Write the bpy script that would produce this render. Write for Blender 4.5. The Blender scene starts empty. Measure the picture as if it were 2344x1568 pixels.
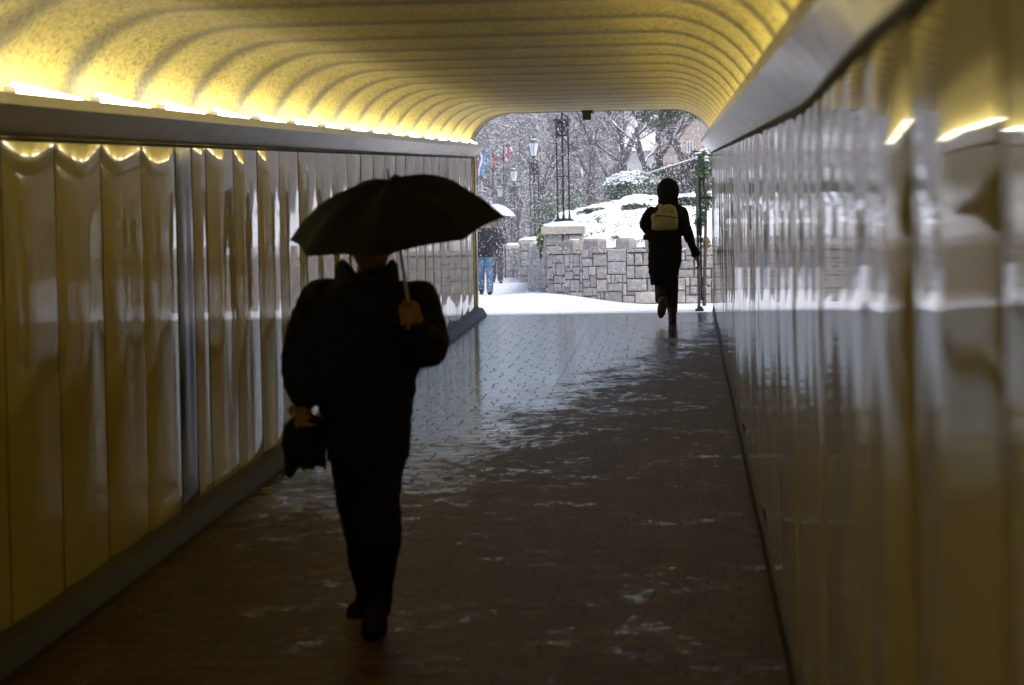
import bpy, math, random
from mathutils import Vector, Matrix, noise
random.seed(7)
C = bpy.data.collections.new("scene"); bpy.context.scene.collection.children.link(C)
sc = bpy.context.scene

# ---------------------------------------------------------------- camera
F = 5000.0                       # focal length in units of a 2344 px wide picture
CAMZ = 1.72
SLOPE = 0.0458                   # the passage climbs towards its far mouth
YEX = 25.9                       # far mouth
ZEX = SLOPE * YEX
cam = bpy.data.cameras.new("camera"); camo = bpy.data.objects.new("camera", cam); C.objects.link(camo)
R = Matrix.Rotation(math.radians(4.52), 4, 'Z') @ Matrix.Rotation(math.radians(90 - 1.89), 4, 'X') @ Matrix.Rotation(math.radians(-1.05), 4, 'Z')
camo.matrix_world = Matrix.Translation((0, 0, CAMZ)) @ R
cam.sensor_width = 36; cam.lens = F / 2344 * 36
cam.clip_start = 0.05; cam.clip_end = 1500
cam.dof.use_dof = True; cam.dof.focus_distance = 27.0; cam.dof.aperture_fstop = 4.6
sc.camera = camo

# ---------------------------------------------------------------- world, sun, exposure
w = bpy.data.worlds.new("World"); sc.world = w; w.use_nodes = True
nt = w.node_tree; nt.nodes.clear()
sky = nt.nodes.new('ShaderNodeTexSky'); sky.sky_type = 'NISHITA'; sky.sun_disc = False
sky.sun_elevation = math.radians(58); sky.sun_rotation = math.radians(125)
sky.air_density = 1.0; sky.dust_density = 4.0; sky.ozone_density = 1.5
bg = nt.nodes.new('ShaderNodeBackground'); bg.inputs[1].default_value = 0.15
wo = nt.nodes.new('ShaderNodeOutputWorld')
nt.links.new(sky.outputs[0], bg.inputs[0]); nt.links.new(bg.outputs[0], wo.inputs[0])
sun = bpy.data.lights.new("sun", 'SUN'); sun.energy = 1.5; sun.angle = math.radians(30); sun.color = (1, .96, .92)
suno = bpy.data.objects.new("sun", sun); C.objects.link(suno)
az = math.radians(125); el = math.radians(58)
sd = Vector((math.sin(az) * math.cos(el), math.cos(az) * math.cos(el), math.sin(el)))
suno.rotation_euler = sd.to_track_quat('Z', 'Y').to_euler(); suno.location = (0, 60, 60)
TUBE = 10.5                      # emission of the fluorescent tubes
sc.view_settings.view_transform = 'Standard'; sc.view_settings.look = 'None'
sc.view_settings.exposure = 0.95; sc.view_settings.gamma = 1
sc.render.engine = 'CYCLES'
sc.cycles.max_bounces = 8; sc.cycles.diffuse_bounces = 4; sc.cycles.glossy_bounces = 5
sc.cycles.caustics_reflective = False; sc.cycles.sample_clamp_indirect = 6

# ---------------------------------------------------------------- helpers
def P(px, py, Y):
    """point at world distance Y seen at picture position px,py"""
    d = R.to_3x3() @ Vector(((px - 1172) / F, (784 - py) / F, -1))
    return Vector((0, 0, CAMZ)) + d * (Y / d.y)

def node(nt, t, **k):
    n = nt.nodes.new(t)
    for a, v in k.items():
        if a.startswith('i_'):
            n.inputs[a[2:]].default_value = v
        else: setattr(n, a, v)
    return n

MATS = {}
def mat(name, col, rough=.6, metal=0, var=.15, scale=8, bump=0, bscale=40, spec=.5, snow=0, coat=0, trans=0):
    if name in MATS: return MATS[name]
    m = bpy.data.materials.new(name); m.use_nodes = True; n = m.node_tree
    b = n.nodes['Principled BSDF']
    b.inputs['Roughness'].default_value = rough; b.inputs['Metallic'].default_value = metal
    b.inputs['Specular IOR Level'].default_value = spec; b.inputs['Coat Weight'].default_value = coat
    b.inputs['Transmission Weight'].default_value = trans
    tc = n.nodes.new('ShaderNodeTexCoord')
    nz = node(n, 'ShaderNodeTexNoise'); nz.inputs['Scale'].default_value = scale; nz.inputs['Detail'].default_value = 5
    n.links.new(tc.outputs['Object'], nz.inputs['Vector'])
    cr = n.nodes.new('ShaderNodeValToRGB')
    cr.color_ramp.elements[0].position = .3; cr.color_ramp.elements[1].position = .7
    cr.color_ramp.elements[0].color = (*[c * (1 - var) for c in col], 1)
    cr.color_ramp.elements[1].color = (*[min(1, c * (1 + var)) for c in col], 1)
    n.links.new(nz.outputs['Fac'], cr.inputs['Fac'])
    out = cr.outputs['Color']
    if snow:
        g = n.nodes.new('ShaderNodeNewGeometry'); sx = n.nodes.new('ShaderNodeSeparateXYZ')
        n.links.new(g.outputs['Normal'], sx.inputs[0])
        mr = n.nodes.new('ShaderNodeMapRange'); mr.inputs[1].default_value = snow; mr.inputs[2].default_value = snow + .15
        n.links.new(sx.outputs['Z'], mr.inputs[0])
        mx = n.nodes.new('ShaderNodeMix'); mx.data_type = 'RGBA'
        n.links.new(mr.outputs[0], mx.inputs['Factor']); n.links.new(out, mx.inputs[6]); mx.inputs[7].default_value = (.8, .82, .86, 1)
        out = mx.outputs[2]
    n.links.new(out, b.inputs['Base Color'])
    if bump:
        n2 = node(n, 'ShaderNodeTexNoise'); n2.inputs['Scale'].default_value = bscale; n2.inputs['Detail'].default_value = 4
        n.links.new(tc.outputs['Object'], n2.inputs['Vector'])
        bp = n.nodes.new('ShaderNodeBump'); bp.inputs['Strength'].default_value = bump; bp.inputs['Distance'].default_value = .02
        n.links.new(n2.outputs['Fac'], bp.inputs['Height']); n.links.new(bp.outputs[0], b.inputs['Normal'])
    MATS[name] = m
    return m

class MB:
    def __init__(s): s.v = []; s.f = []; s.c = []
    def add(s, vs, fs, col=None):
        o = len(s.v); s.v += [tuple(v) for v in vs]; s.f += [tuple(i + o for i in f) for f in fs]
        s.c += [col] * len(fs)
    def box(s, a, b, mtx=None, col=None):
        vs = [Vector((x, y, z)) for x in (a[0], b[0]) for y in (a[1], b[1]) for z in (a[2], b[2])]
        if mtx: vs = [mtx @ v for v in vs]
        s.add(vs, [(0, 1, 3, 2), (4, 6, 7, 5), (0, 4, 5, 1), (2, 3, 7, 6), (0, 2, 6, 4), (1, 5, 7, 3)], col)
    def tube(s, pts, rs, n=8, cap=True, sq=1.0):
        """tapered tube through pts"""
        pts = [Vector(p) for p in pts]
        if not hasattr(rs, '__len__'): rs = [rs] * len(pts)
        vs = []; fs = []; up = None
        for i, p in enumerate(pts):
            d = (pts[min(i + 1, len(pts) - 1)] - pts[max(i - 1, 0)])
            d = d.normalized() if d.length > 1e-9 else Vector((0, 0, 1))
            if up is None:
                up = Vector((0, 0, 1)) if abs(d.z) < .9 else Vector((0, 1, 0))
            a = d.cross(up).normalized(); b = a.cross(d).normalized(); up = b
            for k in range(n):
                t = 2 * math.pi * (k + .5) / n
                vs.append(p + (a * math.cos(t) + b * math.sin(t) * sq) * rs[i])
        for i in range(len(pts) - 1):
            for k in range(n):
                fs.append((i * n + k, i * n + (k + 1) % n, (i + 1) * n + (k + 1) % n, (i + 1) * n + k))
        if cap:
            fs.append(tuple(reversed(range(n)))); fs.append(tuple((len(pts) - 1) * n + k for k in range(n)))
        s.add(vs, fs)
    def capsule(s, p0, p1, r0, r1=None, n=12):
        if r1 is None: r1 = r0
        p0 = Vector(p0); p1 = Vector(p1); d = (p1 - p0)
        d = d.normalized() if d.length > 1e-6 else Vector((0, 0, 1))
        pts = []; rs = []
        for t in (-1, -.92, -.7, -.38, 0): pts.append(p0 + d * r0 * t); rs.append(max(r0 * math.sqrt(max(0, 1 - t * t)), r0 * .02))
        for t in (0, .38, .7, .92, 1): pts.append(p1 + d * r1 * t); rs.append(max(r1 * math.sqrt(max(0, 1 - t * t)), r1 * .02))
        s.tube(pts, rs, n)
    def chain(s, pr):
        for (a, ra), (b, rb) in zip(pr[:-1], pr[1:]): s.capsule(a, b, ra, rb)
    def ell(s, c, r, m=None, nu=16, nv=10):
        vs = []; fs = []; c = Vector(c)
        for j in range(nv + 1):
            ph = math.pi * j / nv
            for i in range(nu):
                t = 2 * math.pi * i / nu
                v = Vector((r[0] * math.sin(ph + 1e-4) * math.cos(t), r[1] * math.sin(ph + 1e-4) * math.sin(t), r[2] * math.cos(ph)))
                if m: v = m @ v
                vs.append(c + v)
        for j in range(nv):
            for i in range(nu):
                fs.append((j * nu + i, (j + 1) * nu + i, (j + 1) * nu + (i + 1) % nu, j * nu + (i + 1) % nu))
        s.add(vs, fs)
    def loft(s, rings, n=24):
        """rings: (center, rx, ry) horizontal ellipses from bottom to top, closed"""
        vs = []; fs = []
        for c, rx, ry in rings:
            c = Vector(c)
            for k in range(n):
                t = 2 * math.pi * k / n
                vs.append(c + Vector((rx * math.cos(t), ry * math.sin(t), 0)))
        for i in range(len(rings) - 1):
            for k in range(n):
                fs.append((i * n + k, i * n + (k + 1) % n, (i + 1) * n + (k + 1) % n, (i + 1) * n + k))
        fs.append(tuple(reversed(range(n)))); fs.append(tuple((len(rings) - 1) * n + k for k in range(n)))
        s.add(vs, fs)
    def build(s, name, m, parent=None, smooth=False, voxel=0, sm=0, origin=None, wob=0):
        o0 = Vector((0, 0, 0))
        if parent is not None: o0 = ROOTLOC.get(parent.name, Vector((0, 0, 0)))
        elif origin is not None: o0 = Vector(origin)
        me = bpy.data.meshes.new(name)
        me.from_pydata([tuple(Vector(v) - o0) for v in s.v], [], s.f); me.update()
        ob = bpy.data.objects.new(name, me); C.objects.link(ob)
        if any(c is not None for c in s.c):
            at = me.color_attributes.new('stone', 'FLOAT_COLOR', 'CORNER')
            for p in me.polygons:
                c = s.c[p.index] or (1, 1, 1)
                for li in p.loop_indices: at.data[li].color = (*c, 1)
        if voxel:
            md = ob.modifiers.new('r', 'REMESH'); md.mode = 'VOXEL'; md.voxel_size = voxel
            if sm:
                m2 = ob.modifiers.new('s', 'SMOOTH'); m2.factor = .5; m2.iterations = sm
            dg = bpy.context.evaluated_depsgraph_get()
            nm = bpy.data.meshes.new_from_object(ob.evaluated_get(dg))
            ob.modifiers.clear(); ob.data = nm; me = nm; me.name = name
            smooth = True
            if wob:
                nrs = [v.normal.copy() for v in me.vertices]
                for v, nr in zip(me.vertices, nrs):
                    q = v.co * 9; q.z *= .45; v.co += nr * (wob * noise.noise(q) + wob * .5 * noise.noise(v.co * 26))
        me.materials.clear(); me.materials.append(m)
        if smooth:
            for p in me.polygons: p.use_smooth = True
        if parent is not None:
            ob.parent = parent
        elif origin is not None: ob.location = o0
        ROOTLOC[ob.name] = o0
        return ob
ROOTLOC = {}
def thing(name, label, cat, loc, group=None):
    o = bpy.data.objects.new(name, None); C.objects.link(o); o.location = loc; o.empty_display_size = .2
    o['label'] = label; o['category'] = cat
    if group: o['group'] = group
    ROOTLOC[o.name] = Vector(loc)
    return o
def tag(o, label, cat, group=None, kind=None):
    if label: o['label'] = label
    if cat: o['category'] = cat
    if group: o['group'] = group
    if kind: o['kind'] = kind
    return o
def struct(o, label=None): o['kind'] = 'structure'; o['label'] = label or o.name.replace('_', ' '); o['category'] = o.name.split('.')[0].replace('_', ' '); return o
def rnd(a, b): return random.uniform(a, b)
def sstep(t): t = max(0, min(1, t)); return t * t * (3 - 2 * t)

# ---------------------------------------------------------------- materials of the passage
def ceiling_mat():
    m = bpy.data.materials.new('golden_ceiling'); m.use_nodes = True; n = m.node_tree; b = n.nodes['Principled BSDF']
    b.inputs['Roughness'].default_value = .55; b.inputs['Specular IOR Level'].default_value = .25
    tc = n.nodes.new('ShaderNodeTexCoord')
    nz = node(n, 'ShaderNodeTexNoise'); nz.inputs['Scale'].default_value = 48; nz.inputs['Detail'].default_value = 3; nz.inputs['Roughness'].default_value = .75
    n2 = node(n, 'ShaderNodeTexNoise'); n2.inputs['Scale'].default_value = 3; n2.inputs['Detail'].default_value = 6
    for q in (nz, n2): n.links.new(tc.outputs['Object'], q.inputs['Vector'])
    cr = n.nodes.new('ShaderNodeValToRGB'); e = cr.color_ramp.elements
    e[0].position = .36; e[0].color = (.12, .085, .02, 1); e[1].position = .54; e[1].color = (.62, .49, .095, 1)
    n.links.new(nz.outputs['Fac'], cr.inputs['Fac'])
    mx = n.nodes.new('ShaderNodeMix'); mx.data_type = 'RGBA'; mx.blend_type = 'MULTIPLY'; mx.inputs['Factor'].default_value = 1
    c2 = n.nodes.new('ShaderNodeValToRGB'); c2.color_ramp.elements[0].position = .3; c2.color_ramp.elements[0].color = (.82, .8, .74, 1); c2.color_ramp.elements[1].position = .65
    n.links.new(n2.outputs['Fac'], c2.inputs['Fac'])
    n.links.new(cr.outputs[0], mx.inputs[6]); n.links.new(c2.outputs[0], mx.inputs[7])
    # shade band between the tubes, painted in at every rib (position along the passage)
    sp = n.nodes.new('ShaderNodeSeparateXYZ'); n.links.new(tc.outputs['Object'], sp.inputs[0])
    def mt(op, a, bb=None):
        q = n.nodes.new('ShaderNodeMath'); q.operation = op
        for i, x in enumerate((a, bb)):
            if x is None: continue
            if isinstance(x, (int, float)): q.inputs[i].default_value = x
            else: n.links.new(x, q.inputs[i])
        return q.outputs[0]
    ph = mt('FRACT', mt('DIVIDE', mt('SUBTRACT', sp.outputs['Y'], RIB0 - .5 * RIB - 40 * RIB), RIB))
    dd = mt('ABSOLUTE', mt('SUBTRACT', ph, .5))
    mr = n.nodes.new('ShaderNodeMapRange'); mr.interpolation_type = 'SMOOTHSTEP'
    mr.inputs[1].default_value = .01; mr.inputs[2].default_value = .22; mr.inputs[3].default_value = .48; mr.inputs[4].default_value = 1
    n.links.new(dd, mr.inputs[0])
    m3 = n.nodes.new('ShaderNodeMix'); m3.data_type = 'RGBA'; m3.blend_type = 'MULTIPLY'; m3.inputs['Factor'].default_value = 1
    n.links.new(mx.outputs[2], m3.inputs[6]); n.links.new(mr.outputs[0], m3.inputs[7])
    n.links.new(m3.outputs[2], b.inputs['Base Color'])
    bp = n.nodes.new('ShaderNodeBump'); bp.inputs['Strength'].default_value = .35; bp.inputs['Distance'].default_value = .01
    n.links.new(nz.outputs['Fac'], bp.inputs['Height']); n.links.new(bp.outputs[0], b.inputs['Normal'])
    return m
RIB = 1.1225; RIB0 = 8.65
def enamel(name, col, rough=.06, metal=0):
    m = mat(name, col, rough, metal, var=.06, scale=1.3, spec=.8)
    n = m.node_tree; b = n.nodes['Principled BSDF']
    tc = n.nodes.new('ShaderNodeTexCoord'); mp = n.nodes.new('ShaderNodeMapping'); mp.inputs['Scale'].default_value = (1.5, 1.5, .12)
    nz = node(n, 'ShaderNodeTexNoise'); nz.inputs['Scale'].default_value = 5; nz.inputs['Detail'].default_value = 3
    n.links.new(tc.outputs['Object'], mp.inputs[0]); n.links.new(mp.outputs[0], nz.inputs['Vector'])
    bp = n.nodes.new('ShaderNodeBump'); bp.inputs['Strength'].default_value = .12; bp.inputs['Distance'].default_value = .004
    n.links.new(nz.outputs['Fac'], bp.inputs['Height']); n.links.new(bp.outputs[0], b.inputs['Normal'])
    # smears: roughness variation
    n2 = node(n, 'ShaderNodeTexNoise'); n2.inputs['Scale'].default_value = 4; n2.inputs['Detail'].default_value = 5
    n.links.new(mp.outputs[0], n2.inputs['Vector'])
    mr = n.nodes.new('ShaderNodeMapRange'); mr.inputs[3].default_value = rough * .6; mr.inputs[4].default_value = rough * 1.7
    n.links.new(n2.outputs['Fac'], mr.inputs[0]); n.links.new(mr.outputs[0], b.inputs['Roughness'])
    return m
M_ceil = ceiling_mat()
M_enam = enamel('cream_enamel', (.60, .525, .26), .035)
M_dark = enamel('dark_steel', (.10, .10, .11), .12, .6)
M_alu = mat('brushed_aluminium', (.68, .63, .54), .24, .4, var=.08, scale=3, bump=.06, bscale=90)
M_kerb = mat('kerb_steel', (.026, .024, .023), .6, 0, var=.2, scale=5, bump=.1, spec=.35)
M_gap = mat('dark_gap', (.015, .013, .01), .7)
M_tube = bpy.data.materials.new('tube_glow'); M_tube.use_nodes = True
_b = M_tube.node_tree.nodes['Principled BSDF']; _b.inputs['Emission Color'].default_value = (1, .93, .66, 1); _b.inputs['Emission Strength'].default_value = TUBE
_b.inputs['Base Color'].default_value = (.8, .8, .8, 1)
M_fit = mat('white_fitting', (.7, .68, .6), .4)

# ---------------------------------------------------------------- passage shape
YN = -7.0
def fl(Y): return SLOPE * Y
XL = -2.46
def xr(Y):
    return .36 - .125 * sstep((7.2 - Y) / 5.5)
H0, H1, H2 = CAMZ + .165, CAMZ + .270, CAMZ + .312      # heights above the floor: wall top, lip bottom, lip top

# floor
def floor_mat():
    m = bpy.data.materials.new('wet_brick_floor'); m.use_nodes = True; n = m.node_tree; b = n.nodes['Principled BSDF']
    L = n.links.new
    tc = n.nodes.new('ShaderNodeTexCoord')
    br = n.nodes.new('ShaderNodeTexBrick'); br.inputs['Scale'].default_value = 1; br.inputs['Brick Width'].default_value = .25; br.inputs['Row Height'].default_value = .145
    br.inputs['Mortar Size'].default_value = .007; br.inputs['Mortar Smooth'].default_value = .4; br.inputs['Bias'].default_value = -.2
    br.inputs['Color1'].default_value = (.088, .037, .009, 1); br.inputs['Color2'].default_value = (.048, .020, .006, 1); br.inputs['Mortar'].default_value = (.012, .008, .005, 1)
    nw = node(n, 'ShaderNodeTexNoise'); nw.inputs['Scale'].default_value = 7; nw.inputs['Detail'].default_value = 4; L(tc.outputs['Object'], nw.inputs['Vector'])
    wv = n.nodes.new('ShaderNodeVectorMath'); wv.operation = 'MULTIPLY_ADD'; wv.inputs[1].default_value = (.07, .03, 0); L(nw.outputs['Color'], wv.inputs[0]); L(tc.outputs['Object'], wv.inputs[2])
    L(wv.outputs[0], br.inputs['Vector'])
    br.squash = .8; br.squash_frequency = 3
    nz = node(n, 'ShaderNodeTexNoise'); nz.inputs['Scale'].default_value = 2.2; nz.inputs['Detail'].default_value = 9; nz.inputs['Roughness'].default_value = .68
    L(tc.outputs['Object'], nz.inputs['Vector'])
    sp = n.nodes.new('ShaderNodeSeparateXYZ'); L(tc.outputs['Object'], sp.inputs[0])
    def mt(op, a, bb=None, c=None):
        q = n.nodes.new('ShaderNodeMath'); q.operation = op
        for i, x in enumerate((a, bb, c)):
            if x is None: continue
            if isinstance(x, (int, float)): q.inputs[i].default_value = x
            else: L(x, q.inputs[i])
        return q.outputs[0]
    # water film: left side and towards the open mouth
    t = mt('SUBTRACT', sp.outputs['Y'], mt('ADD', mt('MULTIPLY', mt('ADD', sp.outputs['X'], 1.4), 6.2), 11.3))
    t = mt('MINIMUM', t, mt('MULTIPLY', mt('SUBTRACT', sp.outputs['Y'], 10.8), 2.4))
    t = mt('MULTIPLY', t, .026)
    t = mt('MINIMUM', t, .30)
    t = mt('MAXIMUM', t, -.062)
    ms = n.nodes.new('ShaderNodeMapping'); ms.inputs['Scale'].default_value = (13, 9, 1); L(tc.outputs['Object'], ms.inputs[0])
    ns = node(n, 'ShaderNodeTexNoise'); ns.inputs['Scale'].default_value = 1; ns.inputs['Detail'].default_value = 12; ns.inputs['Roughness'].default_value = .8; L(ms.outputs[0], ns.inputs['Vector'])
    wet = mt('ADD', t, mt('ADD', mt('MULTIPLY', nz.outputs['Fac'], .40), mt('MULTIPLY', ns.outputs['Fac'], .60)))
    mr = n.nodes.new('ShaderNodeMapRange'); mr.interpolation_type = 'SMOOTHSTEP'
    mr.inputs[1].default_value = .46; mr.inputs[2].default_value = .60
    L(wet, mr.inputs[0])
    dry = mt('SUBTRACT', 1, mr.outputs[0])
    L(mt('MAXIMUM', mt('ADD', mt('MULTIPLY', dry, .44), .06), mt('MULTIPLY', br.outputs['Fac'], .33)), b.inputs['Roughness'])
    L(mt('SUBTRACT', .55, mt('MAXIMUM', mt('MULTIPLY', br.outputs['Fac'], .3), mt('MULTIPLY', dry, .40))), b.inputs['Specular IOR Level'])
    mx = n.nodes.new('ShaderNodeMix'); mx.data_type = 'RGBA'; mx.blend_type = 'MULTIPLY'; mx.inputs['Factor'].default_value = 1
    n3 = node(n, 'ShaderNodeTexNoise'); n3.inputs['Scale'].default_value = 9; n3.inputs['Detail'].default_value = 6
    L(tc.outputs['Object'], n3.inputs['Vector'])
    c3 = n.nodes.new('ShaderNodeValToRGB'); c3.color_ramp.elements[0].position = .35; c3.color_ramp.elements[0].color = (.6, .6, .6, 1); c3.color_ramp.elements[1].position = .7; c3.color_ramp.elements[1].color = (1.3, 1.25, 1.1, 1)
    L(n3.outputs['Fac'], c3.inputs['Fac']); L(br.outputs['Color'], mx.inputs[6]); L(c3.outputs[0], mx.inputs[7])
    L(mx.outputs[2], b.inputs['Base Color'])
    # relief: mortar joints, brick cupping, coarse grit where dry
    n4 = node(n, 'ShaderNodeTexNoise'); n4.inputs['Scale'].default_value = 26; n4.inputs['Detail'].default_value = 5
    mp = n.nodes.new('ShaderNodeMapping'); mp.inputs['Scale'].default_value = (.6, 1.3, 1); L(tc.outputs['Object'], mp.inputs[0]); L(mp.outputs[0], n4.inputs['Vector'])
    h = mt('ADD', mt('MULTIPLY', br.outputs['Fac'], -1.2), mt('MULTIPLY', mt('MULTIPLY', n4.outputs['Fac'], mt('ADD', mt('MULTIPLY', dry, 1.3), .10)), 1.0))
    mq = n.nodes.new('ShaderNodeMapping'); mq.inputs['Scale'].default_value = (1.5, 15, 1); L(tc.outputs['Object'], mq.inputs[0])
    nq = node(n, 'ShaderNodeTexNoise'); nq.inputs['Scale'].default_value = 1; nq.inputs['Detail'].default_value = 3; L(mq.outputs[0], nq.inputs['Vector'])
    h = mt('ADD', h, mt('MULTIPLY', mt('MULTIPLY', nq.outputs['Fac'], 2.8), mt('SUBTRACT', 1, mt('MULTIPLY', dry, .75))))
    h = mt('ADD', h, mt('MULTIPLY', nz.outputs['Fac'], .8))
    bp = n.nodes.new('ShaderNodeBump'); bp.inputs['Strength'].default_value = .55; bp.inputs['Distance'].default_value = .006
    L(mt('ADD', mt('MULTIPLY', dry, .30), .36), bp.inputs['Strength']); L(h, bp.inputs['Height']); L(bp.outputs[0], b.inputs['Normal'])
    return m
mb = MB(); mb.add([(XL - .3, YN, fl(YN)), (.9, YN, fl(YN)), (.9, YEX, fl(YEX)), (XL - .3, YEX, fl(YEX))], [(0, 1, 2, 3)])
mb.box((XL - .3, YN, fl(YN) - 1), (.9, YEX - .02, fl(YN) - .8))
fo = mb.build('floor', floor_mat()); struct(fo, 'wet dark brick floor of the underpass')

# walls -------------------------------------------------------------------
def bowed_panel(y0, y1, side, k, z0=.09, z1=None, amp=None, tw=0):
    if z1 is None: z1 = H0
    rr = random.Random(k * 13 + (5 if side > 0 else 0)); mb = MB()
    nu, nv = 22, 14; a1 = rr.uniform(.006, .014) if amp is None else amp; a1 *= (1 if rr.random() < .85 else -1)
    sk = rr.uniform(-.25, .25); tl = rr.uniform(-.0015, .0015) + tw; ph = rr.uniform(0, 6)
    a2 = rr.uniform(.0006, .0018)
    vs = []; gap = .008
    for i in range(nu + 1):
        u = i / nu; y = y0 + gap + (y1 - y0 - 2 * gap) * u
        for j in range(nv + 1):
            v = j / nv; z = z0 + (z1 - z0) * v
            s = 2 * u - 1
            bow = a1 * (1 - s * s) * (1 + sk * s) * (.8 + .2 * math.sin(math.pi * v)) * (1 - .75 * v ** 14)
            bow += a2 * math.sin(3 * math.pi * u + ph) * math.sin(math.pi * v) + tl * s
            x = (XL + .004 + bow) if side < 0 else (xr(y) - .004 - bow)
            vs.append((x, y, fl(y) + z))
    fs = []
    for i in range(nu):
        for j in range(nv):
            a = i * (nv + 1) + j; q = (a, a + nv + 1, a + nv + 2, a + 1)
            fs.append(q if side < 0 else tuple(reversed(q)))
    mb.add(vs, fs)
    # returned edges
    for i, e in ((0, 1), (nu, -1)):
        ed = [vs[i * (nv + 1) + j] for j in range(nv + 1)]
        bk = [(p[0] + (-.02 if side < 0 else .02), p[1], p[2]) for p in ed]
        mb.add(ed + bk, [(j, j + 1, nv + 2 + j, nv + 1 + j) for j in range(nv)])
    return mb
PW = .685
lw = thing('panelled_wall', 'left underpass wall of glossy cream enamel panels beside the walking figure', 'wall', (XL, 9, fl(9)))
y = 8.43 - 22 * PW; k = 0
while y < YEX - .1:
    ye = min(y + PW, YEX - .10)
    if abs(y - (8.43 + 3 * PW)) < .05:         # the narrow dark steel panel
        o = bowed_panel(y - .0, y + .36, -1, k, amp=.004).build('steel_panel', M_dark, lw, smooth=True); o['label'] = 'narrow dark polished steel panel'
        bowed_panel(y + .36, ye, -1, k + 900, amp=.003).build('panel', M_enam, lw, smooth=True)
    else:
        bowed_panel(y, ye, -1, k).build('panel', M_enam, lw, smooth=True)
    y += PW; k += 1
mb = MB(); n = 60
def strip(mb, prof, side, y0, y1, n=60, close=True):
    """sweep prof [(dx, h)] measured from the wall face into the room"""
    vs = []
    for i in range(n + 1):
        yy = y0 + (y1 - y0) * i / n
        for dx, h in prof:
            k_ = max(.05, (xr(yy) - .228) / .132) if dx > .05 else 1       # the lip runs straight while the wall curves in
            vs.append(((XL + dx) if side < 0 else (xr(yy) - dx * k_), yy, fl(yy) + h))
    m = len(prof); fs = []
    for i in range(n):
        for j in range(m if close else m - 1):
            a = i * m + j; b_ = i * m + (j + 1) % m
            fs.append((a, b_, b_ + m, a + m))
    if close: fs += [tuple(range(m)), tuple(reversed([n * m + j for j in range(m)]))]
    mb.add(vs, fs)
# backing body of each wall, set behind the panel faces
for side, par in ((-1, lw),):
    mb = MB(); strip(mb, [(-.012, .0), (-.012, H0 + .4), (-.34, H0 + .4), (-.34, -.3), (-.012, -.3)], side, YN, YEX); mb.build('backing', M_gap, par)
mb = MB(); mb.box((XL - .33, YEX - .095, fl(YEX) - .1), (XL + .022, YEX + .02, fl(YEX) + H0)); o = mb.build('end_post', M_alu, lw)
rw = thing('panelled_wall', 'right underpass wall of glossy cream enamel panels reflecting the snow', 'wall', (.36, 6, fl(6)))
y = 3.65 - 12 * PW; k = 100
while y < YEX - .1:
    bowed_panel(y, min(y + PW, YEX - .03), 1, k).build('panel', M_enam, rw, smooth=True); y += PW; k += 1
mb = MB(); strip(mb, [(-.012, .0), (-.012, H0 + .4), (-.34, H0 + .4), (-.34, -.3), (-.012, -.3)], 1, YN, YEX); mb.build('backing', M_gap, rw)
mb = MB(); mb.box((.345, YEX - .028, fl(YEX) - .1), (.69, YEX + .02, fl(YEX) + H0)); mb.build('end_post', M_alu, rw)
ledge = [(.002, H0), (.13, H1), (.13, H2), (.118, H2), (.118, H1 + .006), (.0, H0 + .02)]
def seams(mb, side, ys_):
    for yy in ys_:
        vs = []; pr_ = .005 if side < 0 else .001
        for h in (.08, H0 - .02):
            for dx, dy in ((-.004, -.006), (pr_, -.006), (pr_, .006), (-.004, .006)):
                x = (XL + dx) if side < 0 else (xr(yy) - dx); vs.append((x, yy + dy, fl(yy) + h))
        mb.add(vs, [(0, 1, 5, 4), (1, 2, 6, 5), (2, 3, 7, 6), (4, 5, 6, 7)])
mb = MB(); seams(mb, -1, [8.43 + PW * q for q in range(-21, 26)] + [8.43 + 3 * PW + .36]); mb.build('seam_gasket', M_gap, lw)
mb = MB(); seams(mb, 1, [3.65 + PW * q for q in range(-12, 33)]); mb.build('seam_gasket', M_gap, rw)
groove = [(.001, H0 - .018), (.014, H0 - .016), (.016, H0 - .002), (.001, H0 - .001)]
kerbp = [(0, .11), (.075, .09), (.115, .02), (.118, 0), (0, 0)]
kerbr = [(0, .07), (.02, .06), (.028, 0), (0, 0)]
for side, par in ((-1, lw), (1, rw)):
    mb = MB()
    for q in range(11):
        a = YN + (YEX + .03 - YN) * q / 11; b_ = YN + (YEX + .03 - YN) * (q + 1) / 11 - (.004 if q < 10 else 0)
        strip(mb, ledge, side, a, b_, 8)
    mb.build('ledge', M_alu, par)
    mb = MB(); strip(mb, groove, side, YN, YEX); mb.build('trim', M_gap, par)
    mb = MB(); strip(mb, kerbp if side < 0 else kerbr, side, YN, YEX + .01); mb.build('skirting', M_kerb, par)

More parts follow.
